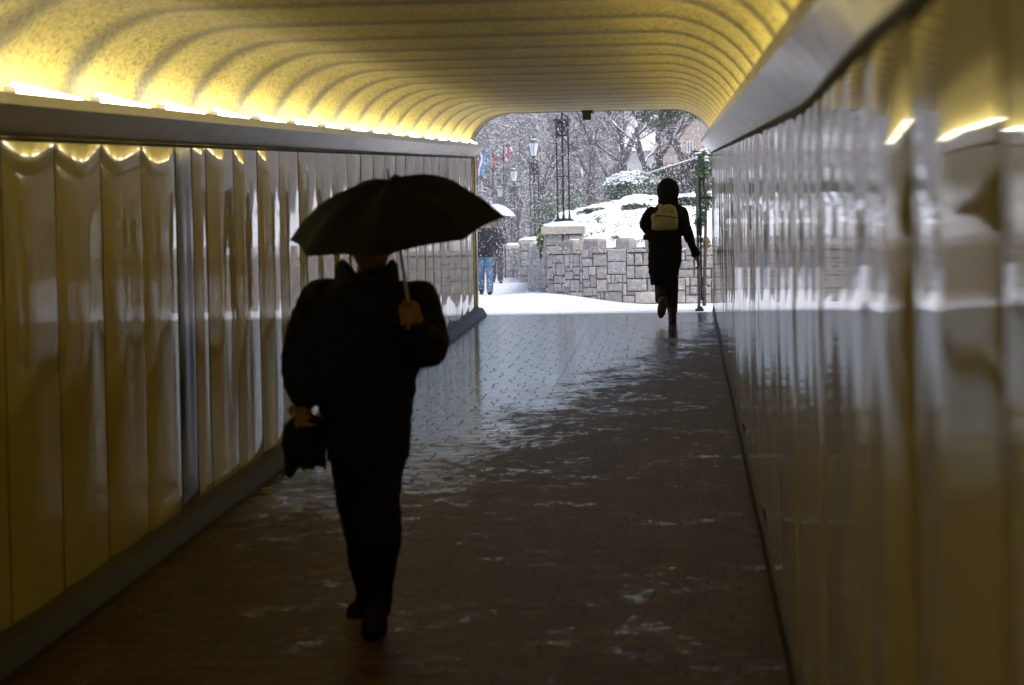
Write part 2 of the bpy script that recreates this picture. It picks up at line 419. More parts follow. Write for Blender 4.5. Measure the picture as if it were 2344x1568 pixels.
# ceiling: rounded corners, scalloped bays ---------------------------------
def ceil_prof(yy, extra=0):
    x0 = XL - .02; x1 = .38; zs = H0 + .06; zt = CAMZ + .672; rx = .50; pts = []
    N = 18
    for i in range(N + 1):
        t = math.pi / 2 * i / N
        pts.append((x0 + rx * (1 - math.cos(t)), zs + (zt - zs) * math.sin(t)))
    for i in range(1, 12): pts.append((x0 + rx + (x1 - x0 - 2 * rx) * i / 12, zt))
    for i in range(N + 1):
        t = math.pi / 2 * (1 - i / N)
        pts.append((x1 - rx * (1 - math.cos(t)), zs + (zt - zs) * math.sin(t)))
    return pts
mb = MB(); vs = []; ys = []
yy = YN
while yy < YEX - .001: ys.append(yy); yy += RIB / 14
ys.append(YEX); m = None
for yy in ys:
    pr = ceil_prof(yy); m = len(pr)
    ph = ((yy - RIB0) / RIB) % 1
    out = .009 * (.5 - .5 * math.cos(2 * math.pi * ph))
    cx = (pr[0][0] + pr[-1][0]) / 2
    for i, (x, z) in enumerate(pr):
        # normal direction outwards
        a = pr[max(i - 1, 0)]; b_ = pr[min(i + 1, m - 1)]
        tx, tz = b_[0] - a[0], b_[1] - a[1]; L_ = math.hypot(tx, tz)
        nx, nz_ = -tz / L_, tx / L_
        e = out
        vs.append((x + nx * e, yy, fl(yy) + z + nz_ * e))
fs = []
for i in range(len(ys) - 1):
    for j in range(m - 1):
        a = i * m + j; fs.append((a, a + 1, a + m + 1, a + m))
mb.add(vs, fs)
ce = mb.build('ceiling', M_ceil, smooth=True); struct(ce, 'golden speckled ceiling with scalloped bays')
# mass over the ceiling and mouth frieze
M_conc = mat('concrete', (.32, .30, .28), .8, var=.2, scale=3, bump=.3)
mb = MB()
for i in range(1):
    a, b_ = YN, YEX
    vs = [(XL - .6, a, fl(a) + CAMZ + .74), (1.0, a, fl(a) + CAMZ + .74), (1.0, b_, fl(b_) + CAMZ + .74), (XL - .6, b_, fl(b_) + CAMZ + .74)]
    vs += [(x, yy, z + .5) for x, yy, z in vs]
    mb.add(vs, [(0, 1, 2, 3), (7, 6, 5, 4), (0, 4, 5, 1), (1, 5, 6, 2), (2, 6, 7, 3), (3, 7, 4, 0)])
# frieze closing the gap between rounded profile and the slab at the mouth
pr = ceil_prof(YEX); vs = [(x, YEX + .003, ZEX + z) for x, z in pr] + [(x, YEX + .003, ZEX + CAMZ + .75) for x, z in pr]
mm = len(pr); mb.add(vs, [(j, j + 1, mm + j + 1, mm + j) for j in range(mm - 1)])
for xa, xb in ((XL - .6, XL - .02), (xr(YEX) + .02, 1.0)):
    mb.box((xa, YEX - .03, ZEX + H0 + .05), (xb, YEX + .003, ZEX + CAMZ + .75))
ro = mb.build('roof_slab', M_conc); tag(ro, 'concrete slab over the underpass mouth above the golden ceiling', 'roof slab')
mb = MB(); mb.box((XL - .6, YN - .3, -2), (1.0, YN, 4)); o = mb.build('end_wall', M_conc); tag(o, 'plain concrete wall closing the near end of the underpass', 'wall')

# fluorescent tubes ---------------------------------------------------------
ORD = ['first', 'second', 'third', 'fourth', 'fifth', 'sixth', 'seventh', 'eighth', 'ninth', 'tenth', 'eleventh', 'twelfth', 'thirteenth', 'fourteenth', 'fifteenth', 'sixteenth', 'seventeenth', 'eighteenth', 'nineteenth', 'twentieth', 'twenty-first', 'twenty-second', 'twenty-third', 'twenty-fourth', 'twenty-fifth', 'twenty-sixth', 'twenty-seventh', 'twenty-eighth', 'twenty-ninth', 'thirtieth']
def tube_meshes():
    L_ = RIB * .975
    a = MB(); a.tube([(0, -L_ / 2 + .08, 0), (0, L_ / 2 - .08, 0)], .02, 10)
    b_ = MB(); b_.box((-.022, -L_ / 2, -.045), (.022, L_ / 2, -.024))
    for s in (-1, 1): b_.box((-.019, s * (L_ / 2 - .014) - .013, -.0245), (.019, s * (L_ / 2 - .014) + .013, .004))
    return a, b_
ta, tb = tube_meshes()
proto = None; tri = 0
for side, nm in ((-1, 'left'), (1, 'right')):
    for q in range(28):
        yc = RIB0 + 14.5 * RIB - q * RIB
        if yc < YN + 1: continue
        loc = Vector(((XL + .090) if side < 0 else (.36 - .085), yc, fl(yc) + H2 + .006))
        loc = loc if side < 0 else Vector((.315, yc, fl(yc) + H2 - .012))
        t = thing('strip_light', f'{ORD[q]} glowing white tube from the snowy exit, above the {nm} ledge', 'strip light', loc, 'fluorescent tubes above the ledges')
        if proto is None:
            A = ta.build('tube', M_tube, None, smooth=True); B = tb.build('fitting', M_fit, None); A.parent = t; B.parent = t; proto = (A, B)
        else:
            for src in proto:
                c = src.copy(); C.objects.link(c); c.parent = t
        t.rotation_euler = (math.atan(SLOPE) - .026, 0, .03 * (1 if side < 0 else -1))

# black fitting under the mouth of the ceiling
t = thing('ceiling_fitting', 'small black box hanging from the golden ceiling at the exit', 'light fitting', P(1344, 250, 25.4))
mb = MB(); c = P(1344, 256, 25.4); mb.box((c.x - .062, c.y - .07, c.z - .018), (c.x + .07, c.y + .07, c.z + .03)); mb.build('mounting_plate', mat('black_plastic', (.02, .02, .02), .5), t)
mb = MB(); c = P(1344, 265, 25.4); mb.box((c.x - .05, c.y - .06, c.z - .05), (c.x + .045, c.y + .06, c.z + .028)); mb.build('housing', mat('black_plastic', (.02, .02, .02), .5), t)

# ---------------------------------------------------------------- outdoors: ground
def snow_mat():
    m = mat('snow', (.80, .82, .87), .85, var=.05, scale=2.5, bump=.5, bscale=9, spec=.2); return m
def slush_mat():
    m = bpy.data.materials.new('trodden_snow'); m.use_nodes = True; n = m.node_tree; b = n.nodes['Principled BSDF']
    tc = n.nodes.new('ShaderNodeTexCoord'); nz = node(n, 'ShaderNodeTexNoise'); nz.inputs['Scale'].default_value = 14; nz.inputs['Detail'].default_value = 8; nz.inputs['Roughness'].default_value = .7
    n.links.new(tc.outputs['Object'], nz.inputs['Vector'])
    cr = n.nodes.new('ShaderNodeValToRGB'); cr.color_ramp.elements[0].position = .36; cr.color_ramp.elements[0].color = (.40, .41, .45, 1); cr.color_ramp.elements[1].position = .56; cr.color_ramp.elements[1].color = (.74, .76, .80, 1)
    n.links.new(nz.outputs['Fac'], cr.inputs['Fac']); n.links.new(cr.outputs[0], b.inputs['Base Color'])
    b.inputs['Roughness'].default_value = .6
    bp = n.nodes.new('ShaderNodeBump'); bp.inputs['Strength'].default_value = .6; bp.inputs['Distance'].default_value = .03
    n.links.new(nz.outputs['Fac'], bp.inputs['Height']); n.links.new(bp.outputs[0], b.inputs['Normal'])
    return m
M_snow = snow_mat(); M_slush = slush_mat()
def gz(Y):
    return ZEX - .004 + .22 * sstep((Y - 47) / 12) + max(0, Y - 59) * .004
def g2(x, Y):
    b = .18 * sstep((-x - .5) / 1.7) * (1 - .8 * sstep((-x - 2.4) / 1.6)) * sstep((Y - 28.5) / 4.5) * (1 - .6 * sstep((Y - 38) / 8))
    return gz(Y) + b
mb = MB(); vs = []; xs = [-60, -40, -25, -16, -11, -8, -6, -5, -4.5, -4.2, -3.9, -3.6, -3.3, -3, -2.7, -2.4, -2.1, -1.8, -1.5, -1.2, -.9, -.6, -.3, 0, 1.5, 4, 8, 16, 30, 60]; ysg = [YEX, 27, 28, 29, 29.6, 30.2, 30.8, 31.4, 32, 32.6, 33.2, 33.8, 34.5, 35.5, 37, 38, 40, 42, 44, 47, 50, 53, 56, 59, 65, 75, 90, 110, 140, 180, 260]
for yy in ysg:
    for x in xs: vs.append((x, yy, g2(x, yy)))
nn = len(xs)
mb.add(vs, [(j * nn + i, j * nn + i + 1, (j + 1) * nn + i + 1, (j + 1) * nn + i) for j in range(len(ysg) - 1) for i in range(nn - 1)])
struct(mb.build('snowy_path', M_slush, smooth=True), 'trodden snow covering the path outside')

# ---------------------------------------------------------------- rubble wall
def stone_mat(name='rubble_stone'):
    m = bpy.data.materials.new(name); m.use_nodes = True; n = m.node_tree; b = n.nodes['Principled BSDF']
    at = n.nodes.new('ShaderNodeVertexColor'); at.layer_name = 'stone'
    tc = n.nodes.new('ShaderNodeTexCoord'); nz = node(n, 'ShaderNodeTexNoise'); nz.inputs['Scale'].default_value = 18; nz.inputs['Detail'].default_value = 7; nz.inputs['Roughness'].default_value = .7
    n.links.new(tc.outputs['Object'], nz.inputs['Vector'])
    cr = n.nodes.new('ShaderNodeValToRGB'); cr.color_ramp.elements[0].position = .3; cr.color_ramp.elements[0].color = (.55, .53, .5, 1); cr.color_ramp.elements[1].position = .7; cr.color_ramp.elements[1].color = (1.2, 1.2, 1.2, 1)
    mx = n.nodes.new('ShaderNodeMix'); mx.data_type = 'RGBA'; mx.blend_type = 'MULTIPLY'; mx.inputs['Factor'].default_value = 1
    n.links.new(nz.outputs['Fac'], cr.inputs['Fac']); n.links.new(at.outputs[0], mx.inputs[6]); n.links.new(cr.outputs[0], mx.inputs[7])
    n.links.new(mx.outputs[2], b.inputs['Base Color']); b.inputs['Roughness'].default_value = .85
    bp = n.nodes.new('ShaderNodeBump'); bp.inputs['Strength'].default_value = .8; bp.inputs['Distance'].default_value = .02
    n.links.new(nz.outputs['Fac'], bp.inputs['Height']); n.links.new(bp.outputs[0], b.inputs['Normal'])
    return m
M_stone = stone_mat(); M_mortar = mat('mortar', (.10, .09, .08), .9, var=.3, scale=20)
def stone_col():
    c = random.choice([(.33, .31, .31), (.37, .35, .35), (.29, .29, .30), (.40, .36, .33), (.34, .32, .29), (.38, .33, .33), (.31, .32, .30), (.27, .26, .27)])
    k = rnd(1.0, 1.4); return tuple((x * .55 + m_ * .45) * k for x, m_ in zip(c, (.36, .335, .315)))
def polyline(pts):
    pts = [Vector(p) for p in pts]; cum = [0]
    for a, b_ in zip(pts[:-1], pts[1:]): cum.append(cum[-1] + (b_ - a).length)
    def at(s):
        s = max(0, min(cum[-1] - 1e-6, s))
        for i in range(len(cum) - 1):
            if s <= cum[i + 1]:
                t = (s - cum[i]) / (cum[i + 1] - cum[i]); d = (pts[i + 1] - pts[i]).normalized()
                return pts[i].lerp(pts[i + 1], t), d
    return at, cum[-1]
def smooth_pts(p, it=2):
    for _ in range(it):
        q = [p[0]]
        for a, b_ in zip(p[:-1], p[1:]):
            a = Vector(a); b_ = Vector(b_); q += [a.lerp(b_, .25), a.lerp(b_, .75)]
        q.append(p[-1]); p = q
    return p
def rubble(mb, at, s0, s1, zb, h, cell=.062, flip=1, rag=True):
    nx = int((s1 - s0) / cell); nz_ = int(h / cell); occ = [[0] * nz_ for _ in range(nx)]
    for j in range(nz_):
        for i in range(nx):
            if occ[i][j]: continue
            mw, mh = random.choice([(2, 2), (3, 2), (4, 2), (2, 3), (3, 3), (5, 3), (2, 1), (3, 2), (1, 2), (4, 3)])
            w_ = 1
            while w_ < mw and i + w_ < nx and not occ[i + w_][j]: w_ += 1
            hh = min(mh, nz_ - j)
            for a in range(w_):
                for b_ in range(hh): occ[i + a][j + b_] = 1
            g = .006; jj = .008
            sa, sb = s0 + i * cell + g, s0 + (i + w_) * cell - g; za, zb_ = zb + j * cell + g, zb + (j + hh) * cell - g
            cs = [(sa + rnd(-jj, jj) * .6, za + rnd(-jj, jj) * .6), (sb + rnd(-jj, jj) * .6, za + rnd(-jj, jj) * .6), (sb + rnd(-jj, jj), zb_ + rnd(-jj, jj)), (sa + rnd(-jj, jj), zb_ + rnd(-jj, jj))]
            dp = rnd(.012, .04); ins = .018
            cx = sum(c_[0] for c_ in cs) / 4; cz = sum(c_[1] for c_ in cs) / 4
            rings = []
            for k, (dd, sc_) in enumerate(((-.03, 1), (dp * .55, .97), (dp * .95, .86), (dp * 1.1, .55))):
                for (s_, z_) in cs:
                    # octagon-ish corner: simple
                    s2 = cx + (s_ - cx) * (sc_ if k else 1); z2 = cz + (z_ - cz) * (sc_ if k else 1)
                    p, d = at(s2); nrm = Vector((d.y, -d.x, 0)) * flip
                    rings.append(Vector((p.x, p.y, 0)) + nrm * (dd + rnd(-.003, .003)) + Vector((0, 0, z2 + gz(p.y))))
            fs = []
            for k in range(3):
                for c_ in range(4):
                    fs.append((k * 4 + c_, k * 4 + (c_ + 1) % 4, (k + 1) * 4 + (c_ + 1) % 4, (k + 1) * 4 + c_))
            fs.append((12, 13, 14, 15))
            mb.add(rings, fs, stone_col())
wall_pts = smooth_pts([(2.2, 32.4, 0), (.5, 32.45, 0), (-.6, 32.6, 0), (-1.4, 32.95, 0), (-2.08, 33.6, 0)])
at1, L1 = polyline(wall_pts)
WH = .825
sw = thing('garden_wall', 'curved rubble stone retaining wall topped by upright snowy stones, beside the hooded figure', 'wall', (-.9, 34.3, gz(34)))
mb = MB(); rubble(mb, at1, 0, L1, .0, WH + .03, flip=-1, cell=.064); o = mb.build('stone_face', M_stone, sw, smooth=False)
mb = MB(); n = 60; vs = []
def nrm(d, flip): return Vector((d.y, -d.x, 0)) * flip
for i in range(n + 1):
    p, d = at1(L1 * i / n); nn_ = nrm(d, -1); b0 = Vector((p.x, p.y, gz(p.y) - .1))
    vs += [b0, b0 + Vector((0, 0, WH + .08)), b0 - nn_ * .35 + Vector((0, 0, WH + .08)), b0 - nn_ * .35]
mb.add(vs, [(i * 4 + k, i * 4 + (k + 1) % 4, (i + 1) * 4 + (k + 1) % 4, (i + 1) * 4 + k) for i in range(n) for k in range(4)])
mb.build('mortar_core', M_mortar, sw)
def lump_box(mb, c, sx, sy, sz, d, col=None, nrm_=None):
    """rough squared stone"""
    a = d; b_ = Vector((-d.y, d.x, 0)); r = []
    for (kz, kk) in ((0, 1), (.8, .97), (1, .84)):
        for (u, v) in ((-1, -1), (0, -1.03), (1, -1), (1.02, 0), (1, 1), (0, 1.03), (-1, 1), (-1.02, 0)):
            r.append(c + a * u * sx / 2 * kk * rnd(.93, 1.05) + b_ * v * sy / 2 * kk * rnd(.93, 1.05) + Vector((0, 0, sz * kz * rnd(.95, 1.04))))
    fs = [(k * 8 + i, k * 8 + (i + 1) % 8, (k + 1) * 8 + (i + 1) % 8, (k + 1) * 8 + i) for k in range(2) for i in range(8)]
    fs.append(tuple(16 + i for i in range(8))); mb.add(r, fs, col)
s = .05; kk = 0
snowcap = MB()
while s < L1 - .1:
    tall = kk % 2 == 0; wd = rnd(.22, .29) if tall else rnd(.14, .24); hh = rnd(.13, .17) if tall else rnd(.01, .03)
    p, d = at1(s + wd / 2); c = Vector((p.x, p.y, gz(p.y) + WH)) - nrm(d, -1) * .12
    mb = MB(); lump_box(mb, c, wd, .24, hh, d, tuple(x * .75 for x in stone_col())); mb.build('coping_stone', M_stone, sw)
    snowcap.ell(c + Vector((0, 0, hh + .0)) - nrm(d, -1) * .03, (wd * .40, .09, rnd(.008, .018)), nu=10, nv=6, m=Matrix.Rotation(math.atan2(d.y, d.x), 3, 'Z'))
    s += wd + rnd(.01, .05); kk += 1
snowcap.build('snow_cap', M_snow, sw, smooth=True)

# pale pier with lamp, then the far walls and piers
LAMPS = [(1292, 34.35), (1226, 58.0), (1180, 76.0), (1147, 94.0), (1128, 111.0)]
def gx(px, Y): return P(px, 600, Y).x
M_cap = mat('cap_stone', (.40, .37, .32), .8, var=.15, scale=8, bump=.3)
M_iron = mat('black_iron', (.018, .018, .022), .45, .2, var=.2)
def pier(i, px, Y):
    X = gx(px, Y); g = gz(Y); hb = 1.09 if i == 0 else 1.0; wc = .335 if i == 0 else .43
    which = 'nearest' if i == 0 else ORD[i]
    t = thing('stone_pier', f'{which} stone pier from the exit, pale slab cap under snow carrying a lamp', 'pier', (X, Y, g), 'piers carrying the lamp posts')
    mb = MB()
    w_ = wc - .06
    cs = [Vector((X - w_, Y - w_, 0)), Vector((X + w_, Y - w_, 0)), Vector((X + w_, Y + w_, 0)), Vector((X - w_, Y + w_, 0)), Vector((X - w_, Y - w_, 0))]
    for a, b_ in zip(cs[:-1], cs[1:]):
        at, L_ = polyline([a, b_]); rubble(mb, at, 0, L_, 0, hb, flip=1, cell=hb / 12.01)
    mb.build('shaft', M_stone, t)
    mb = MB(); mb.box((X - w_ + .005, Y - w_ + .005, g - .1), (X + w_ - .005, Y + w_ - .005, g + hb)); mb.build('core', M_mortar, t)
    mb = MB(); mb.box((X - wc, Y - wc, g + hb), (X + wc, Y + wc, g + hb + .12)); mb.build('cap', M_cap, t)
    mb = MB(); vs = []
    for z, r_ in ((.121, wc - .005), (.15, wc - .02), (.185, wc - .13), (.205, wc - .2)):
        for a in range(16):
            an = 2 * math.pi * a / 16; ca, sa = math.cos(an), math.sin(an); q = max(abs(ca), abs(sa)) ** .85
            vs.append((X + ca / q * r_, Y + sa / q * r_, g + hb + z + rnd(-.006, .006)))
    mb.add(vs, [(k * 16 + a, k * 16 + (a + 1) % 16, (k + 1) * 16 + (a + 1) % 16, (k + 1) * 16 + a) for k in range(3) for a in range(16)] + [tuple(48 + a for a in range(16))])
    mb.build('snow_cap', M_snow, t, smooth=True)
    return Vector((X, Y, g + hb + .2))
M_glass = mat('frosted_glass', (.62, .68, .72), .35, var=.05)
def lamp_meshes():
    out = []
    def ad(name, mb, m, par=None, smooth=False): out.append((name, mb, m, par, smooth))
    H = 1.93; r = .115
    mb = MB(); mb.box((-.19, -.19, 0), (.19, .19, .035)); mb.box((-.15, -.15, .035), (.15, .15, .06)); ad('base_plate', mb, M_iron)
    for k in range(4):
        a = math.radians(0 + 90 * k); x, y = r * math.cos(a), r * math.sin(a)
        mb = MB(); mb.tube([(x, y, .05), (x, y, H - .0)], .017, 8); mb.tube([(x, y, .05), (x, y, .14)], [.03, .02], 8); ad('leg', mb, M_iron)
    for z in (.87,):
        mb = MB(); pts = [(r * math.cos(t * math.pi / 8), r * math.sin(t * math.pi / 8), z) for t in range(17)]; mb.tube(pts, .012, 6, cap=False); ad('ring', mb, M_iron)
    # basket between two collars
    mb = MB()
    for z in (H - .27, H - .03):
        pts = [(r * 1.1 * math.cos(t * math.pi / 8), r * 1.1 * math.sin(t * math.pi / 8), z) for t in range(17)]; mb.tube(pts, .016, 6, cap=False)
    for k in range(8):
        a = math.pi / 4 * k; b_ = a + math.pi / 4
        mb.tube([(r * math.cos(a), r * math.sin(a), H - .27), (r * math.cos(b_), r * math.sin(b_), H - .03)], .008, 5)
        mb.tube([(r * math.cos(b_), r * math.sin(b_), H - .27), (r * math.cos(a), r * math.sin(a), H - .03)], .008, 5)
    ad('lattice', mb, M_iron)
    mb = MB()
    vs = []
    for z, q in ((H - .03, .12), (H + .01, .19), (H + .03, .19)):
        for t in range(16): vs.append((q * math.cos(t * math.pi / 8), q * math.sin(t * math.pi / 8), z))
    mb.add(vs, [(k * 16 + t, k * 16 + (t + 1) % 16, (k + 1) * 16 + (t + 1) % 16, (k + 1) * 16 + t) for k in range(2) for t in range(16)] + [tuple(32 + t for t in range(16))])
    ad('collar', mb, M_iron)
    for k in range(4):
        a = math.pi / 2 * k + math.pi / 4; mb = MB()
        pts = []
        for t in range(10):
            u = t / 9; rr_ = .16 - .13 * math.sin(u * math.pi * .5) + .05 * math.sin(u * math.pi * 2)
            pts.append((rr_ * math.cos(a), rr_ * math.sin(a), H + .03 + .17 * u))
        mb.tube(pts, .010, 5); ad('scroll', mb, M_iron)
    mb = MB(); mb.tube([(0, 0, H), (0, 0, H + .22)], .018, 8); mb.tube([(0, 0, H + .17), (0, 0, H + .215), (0, 0, H + .22)], [.02, .085, .085], 6); ad('stem', mb, M_iron)
    z0 = H + .22; z1 = z0 + .34
    mb = MB(); mb.tube([(0, 0, z0), (0, 0, z1)], [.082, .158], 6); ad('lantern_glass', mb, M_glass)
    mb = MB()
    for k in range(6):
        a = 2 * math.pi * (k + .5) / 6
        mb.tube([(.088 * math.cos(a), .088 * math.sin(a), z0), (.167 * math.cos(a), .167 * math.sin(a), z1 + .02)], .008, 4)
    ad('lantern_frame', mb, M_iron)
    mb = MB(); mb.tube([(0, 0, z1), (0, 0, z1 + .03), (0, 0, z1 + .08), (0, 0, z1 + .12), (0, 0, z1 + .14), (0, 0, z1 + .19), (0, 0, z1 + .25)], [.18, .175, .12, .05, .06, .045, .008], 6)
    ad('lantern_roof', mb, mat('snowy_iron', (.05, .06, .06), .5, snow=.75))
    return out
LP = lamp_meshes(); lproto = []
wh = ['nearest lamp post at the exit, its lantern cut off by the golden ceiling', 'tallest fully visible black lamp post with pale lantern, behind the nearest one', 'lamp post with pale lantern right of the pale umbrella', 'small lamp post whose lantern stands just above the pale umbrella', 'farthest tiny lamp post just left of the others, above the pale umbrella']
for i, (px, Y) in enumerate(LAMPS):
    top = pier(i, px, Y)
    t = thing('lamp_post', wh[i], 'lamp post', top, 'lamp posts along the park path')
    if not lproto:
        for name, mbb, m, par, smo in LP:
            o = mbb.build(name, m, None, smooth=smo); o.parent = t; lproto.append(o)
    else:
        for o in lproto:
            c = o.copy(); C.objects.link(c); c.parent = t
    t.rotation_euler = (0, 0, math.radians([5, 8, 6, 10, 3][i]))
    if i == 0: t.scale = (.80, .80, .815)
# far wall segments between the piers
segs = []
PX = [(gx(px, Y), Y) for px, Y in LAMPS]
for i in range(4):
    (xa, ya), (xb, yb) = PX[i], PX[i + 1]
    a = Vector((xa - .30, ya + .40, 0)); b_ = Vector((xb + .1, yb - .40, 0))
    mid = a.lerp(b_, .5) + Vector((-.35 if i == 0 else 0, 0, 0))
    pts = smooth_pts([a, mid, b_]); at, L_ = polyline(pts)
    t = thing('garden_wall', ['rubble wall running from the nearest pier to the second pier', 'rubble wall running from the second pier to the third pier', 'distant rubble wall beyond the third pier behind the walking couple', 'farthest rubble wall beyond the fourth pier'][i], 'wall', (a.x, a.y, gz(a.y)), 'rubble walls along the path')
    mb = MB(); rubble(mb, at, 0, L_, 0, .9, flip=-1, cell=.075 if i == 0 else .12); mb.build('stone_face', M_stone, t)
    mb = MB(); vs = []; n = 14
    for q in range(n + 1):
        p, d = at(L_ * q / n); nn_ = nrm(d, -1); b0 = Vector((p.x, p.y, gz(p.y) - .1))
        vs += [b0, b0 + Vector((0, 0, .97)), b0 - nn_ * .35 + Vector((0, 0, .97)), b0 - nn_ * .35]
    mb.add(vs, [(q * 4 + k, q * 4 + (k + 1) % 4, (q + 1) * 4 + (k + 1) % 4, (q + 1) * 4 + k) for q in range(n) for k in range(4)]); mb.build('mortar_core', M_mortar, t)
    mb = MB(); s = 0
    sn = MB()
    while s < L_ - .2 and i < 2:
        wd = rnd(.2, .35); p, d = at(s + wd / 2); hh = rnd(.06, .16); c = Vector((p.x, p.y, gz(p.y) + .9)) - nrm(d, -1) * .12
        lump_box(mb, c, wd, .26, hh, d, stone_col()); s += wd + .03
        sn.ell(c + Vector((0, 0, hh)), (wd * .46, .12, .03), nu=8, nv=5, m=Matrix.Rotation(math.atan2(d.y, d.x), 3, 'Z'))
    if mb.v: mb.build('coping', M_stone, t); sn.build('snow_cap', M_snow, t, smooth=True)

# ---------------------------------------------------------------- snowy bank behind the wall
rows = []
B0 = [(1268, 590, 35.2), (1290, 586, 34.5), (1320, 584, 33.9), (1350, 584, 33.6), (1400, 586, 33.4), (1470, 586, 33.2), (1560, 586, 33.1), (1640, 586, 33.0), (1800, 586, 32.9)]
B1 = [(1266, 548, 45), (1282, 536, 42), (1310, 526, 41), (1350, 524, 40), (1410, 522, 39), (1480, 518, 38), (1560, 514, 37.5), (1640, 512, 37.5), (1800, 510, 37.5)]
B2 = [(1250, 545, 56), (1272, 499, 53), (1300, 487, 52), (1350, 472, 51), (1410, 462, 49), (1480, 450, 48), (1560, 452, 46), (1640, 455, 46), (1800, 440, 46)]
B3 = [(1240, 600, 75), (1262, 580, 66), (1300, 560, 60), (1350, 520, 60), (1410, 470, 60), (1480, 452, 60), (1560, 445, 60), (1640, 430, 60), (1800, 400, 60)]
ctrl = [[P(*q) for q in B] for B in (B0, B1, B2, B3)]
NU, NV = 64, 42
def crow(row, u):
    t = u * (len(row) - 1); i = min(int(t), len(row) - 2); f = t - i
    p0 = row[max(i - 1, 0)]; p1 = row[i]; p2 = row[i + 1]; p3 = row[min(i + 2, len(row) - 1)]
    return .5 * ((2 * p1) + (p2 - p0) * f + (2 * p0 - 5 * p1 + 4 * p2 - p3) * f * f + (3 * p1 - p0 - 3 * p2 + p3) * f ** 3)
vs = []
for i in range(NU + 1):
    u = i / NU; col = [crow(r_, u) for r_ in ctrl]
    for j in range(NV + 1):
        p = crow(col, j / NV); nz_ = noise.noise(p * 1.6) * .10 + noise.noise(p * 5) * .035
        vs.append(p + Vector((0, 0, nz_ * min(1, j / 3))))
mb = MB(); mb.add(vs, [(i * (NV + 1) + j, (i + 1) * (NV + 1) + j, (i + 1) * (NV + 1) + j + 1, i * (NV + 1) + j + 1) for i in range(NU) for j in range(NV)])
bank = mb.build('snow_bank', M_snow, smooth=True); struct(bank, 'snow covered bank rising behind the stone wall')
def bank_pt(u, v):
    col = [crow(r_, u) for r_ in ctrl]; return crow(col, v)

# ---------------------------------------------------------------- shrubs
M_leaf = mat('dark_leaf', (.030, .055, .022), .45, var=.5, scale=3)
M_leaf2 = mat('grey_green_leaf', (.10, .14, .08), .5, var=.4, scale=3)
M_yell = mat('yellow_green_leaf', (.16, .20, .05), .5, var=.4, scale=3)
M_ivy = mat('ivy_leaf', (.05, .11, .03), .4, var=.5, scale=5)
def leaves(mb, c, r, n, size, shell=.5, up=0):
    for _ in range(n):
        while True:
            d = Vector((rnd(-1, 1), rnd(-1, 1), rnd(-1, 1)))
            if .05 < d.length <= 1: break
        d = d.normalized() * (shell + (1 - shell) * random.random() ** .6)
        wob = 1 + .25 * noise.noise(Vector(c) + d * 2.3)
        p = Vector(c) + Vector((d.x * r[0], d.y * r[1], d.z * r[2])) * wob
        s_ = size * rnd(.6, 1.3); nn_ = (d + Vector((rnd(-1, 1), rnd(-1, 1), rnd(-1, 1)))).normalized()
        a = nn_.orthogonal().normalized(); a.rotate(Matrix.Rotation(rnd(0, 6.28), 3, nn_)); b_ = nn_.cross(a)
        mb.add([p - a * s_, p + b_ * s_ * .5 + nn_ * s_ * .1, p + a * s_, p - b_ * s_ * .5 + nn_ * s_ * .1], [(0, 1, 2, 3)])
def shrub(label, c, r, n, size, m, snown=40, group='shrubs on the snowy bank', name='shrub', ss=.09):
    c = Vector(c); t = thing(name, label, 'shrub', (c.x, c.y, c.z - r[2]), group)
    mb = MB()
    leaves(mb, c, r, n, size, .45)
    for k in range(5):
        q = c + Vector((rnd(-.6, .6) * r[0], rnd(-.5, .5) * r[1], rnd(.1, .6) * r[2])); leaves(mb, q, [x * .45 for x in r], n // 8, size, .4)
    mb.build('foliage', m, t)
    mb = MB()
    for k in range(5):
        q = c + Vector((rnd(-.5, .5) * r[0], rnd(-.5, .5) * r[1], rnd(0, .4) * r[2])); mb.tube([(c.x + rnd(-.05, .05), c.y, c.z - r[2] - .1), q], [.02, .006], 5)
    mb.build('stem', mat('bark', (.06, .045, .035), .9, var=.4, scale=20, snow=.55), t)
    if snown > 30:
        mb = MB()
        for k in range(snown):
            a = rnd(0, 6.28); q = random.random() ** .5 * .98; zz = math.sqrt(max(0, 1 - q * q))
            p = c + Vector((r[0] * q * math.cos(a), r[1] * q * math.sin(a), r[2] * zz * rnd(.8, 1.05)))
            s_ = rnd(.4, 1.2) * ss; mb.ell(p, (s_, s_ * rnd(.6, 1), s_ * rnd(.3, .55)), nu=7, nv=4, m=Matrix.Rotation(rnd(-.4, .4), 3, 'Y'))
        mb.build('snow_cover', M_snow, t, smooth=True)
    return t
shrub('large round bush thickly capped with snow, below the trees', P(1448, 430, 53), (.72, .5, .40), 2600, .05, M_leaf2, 900, ss=.042)
shrub('low dark evergreen hedge on the bank right of the nearest lamp post', P(1366, 490, 45.6), (.42, .3, .13), 900, .035, M_leaf, 14, ss=.06)
shrub('dark snow dusted evergreen just left of the hooded figure', P(1462, 484, 43.5), (.36, .3, .15), 900, .035, M_leaf, 26, ss=.06)
shrub('pale yellow green tuft growing on the bank above the wall', P(1371, 510, 42.5), (.10, .1, .10), 220, .035, mat('pale_leaf', (.22, .30, .12), .5, var=.3), 6, ss=.03)
shrub('small grey green plant right of the pale tuft on the bank', P(1390, 514, 42), (.16, .1, .07), 260, .03, M_leaf2, 6, ss=.03)
shrub('yellow green bush squeezed against the left side of the nearest pier', P(1241, 545, 36), (.09, .2, .25), 700, .03, M_yell, 3, ss=.03)
shrub('small snowy plant on the bank right of the hooded figure', P(1572, 462, 42), (.28, .2, .09), 420, .035, M_leaf, 20, ss=.05)
shrub('low green bush between the second and third piers', P(1210, 570, 62), (.25, .3, .22), 600, .04, M_leaf2, 4)
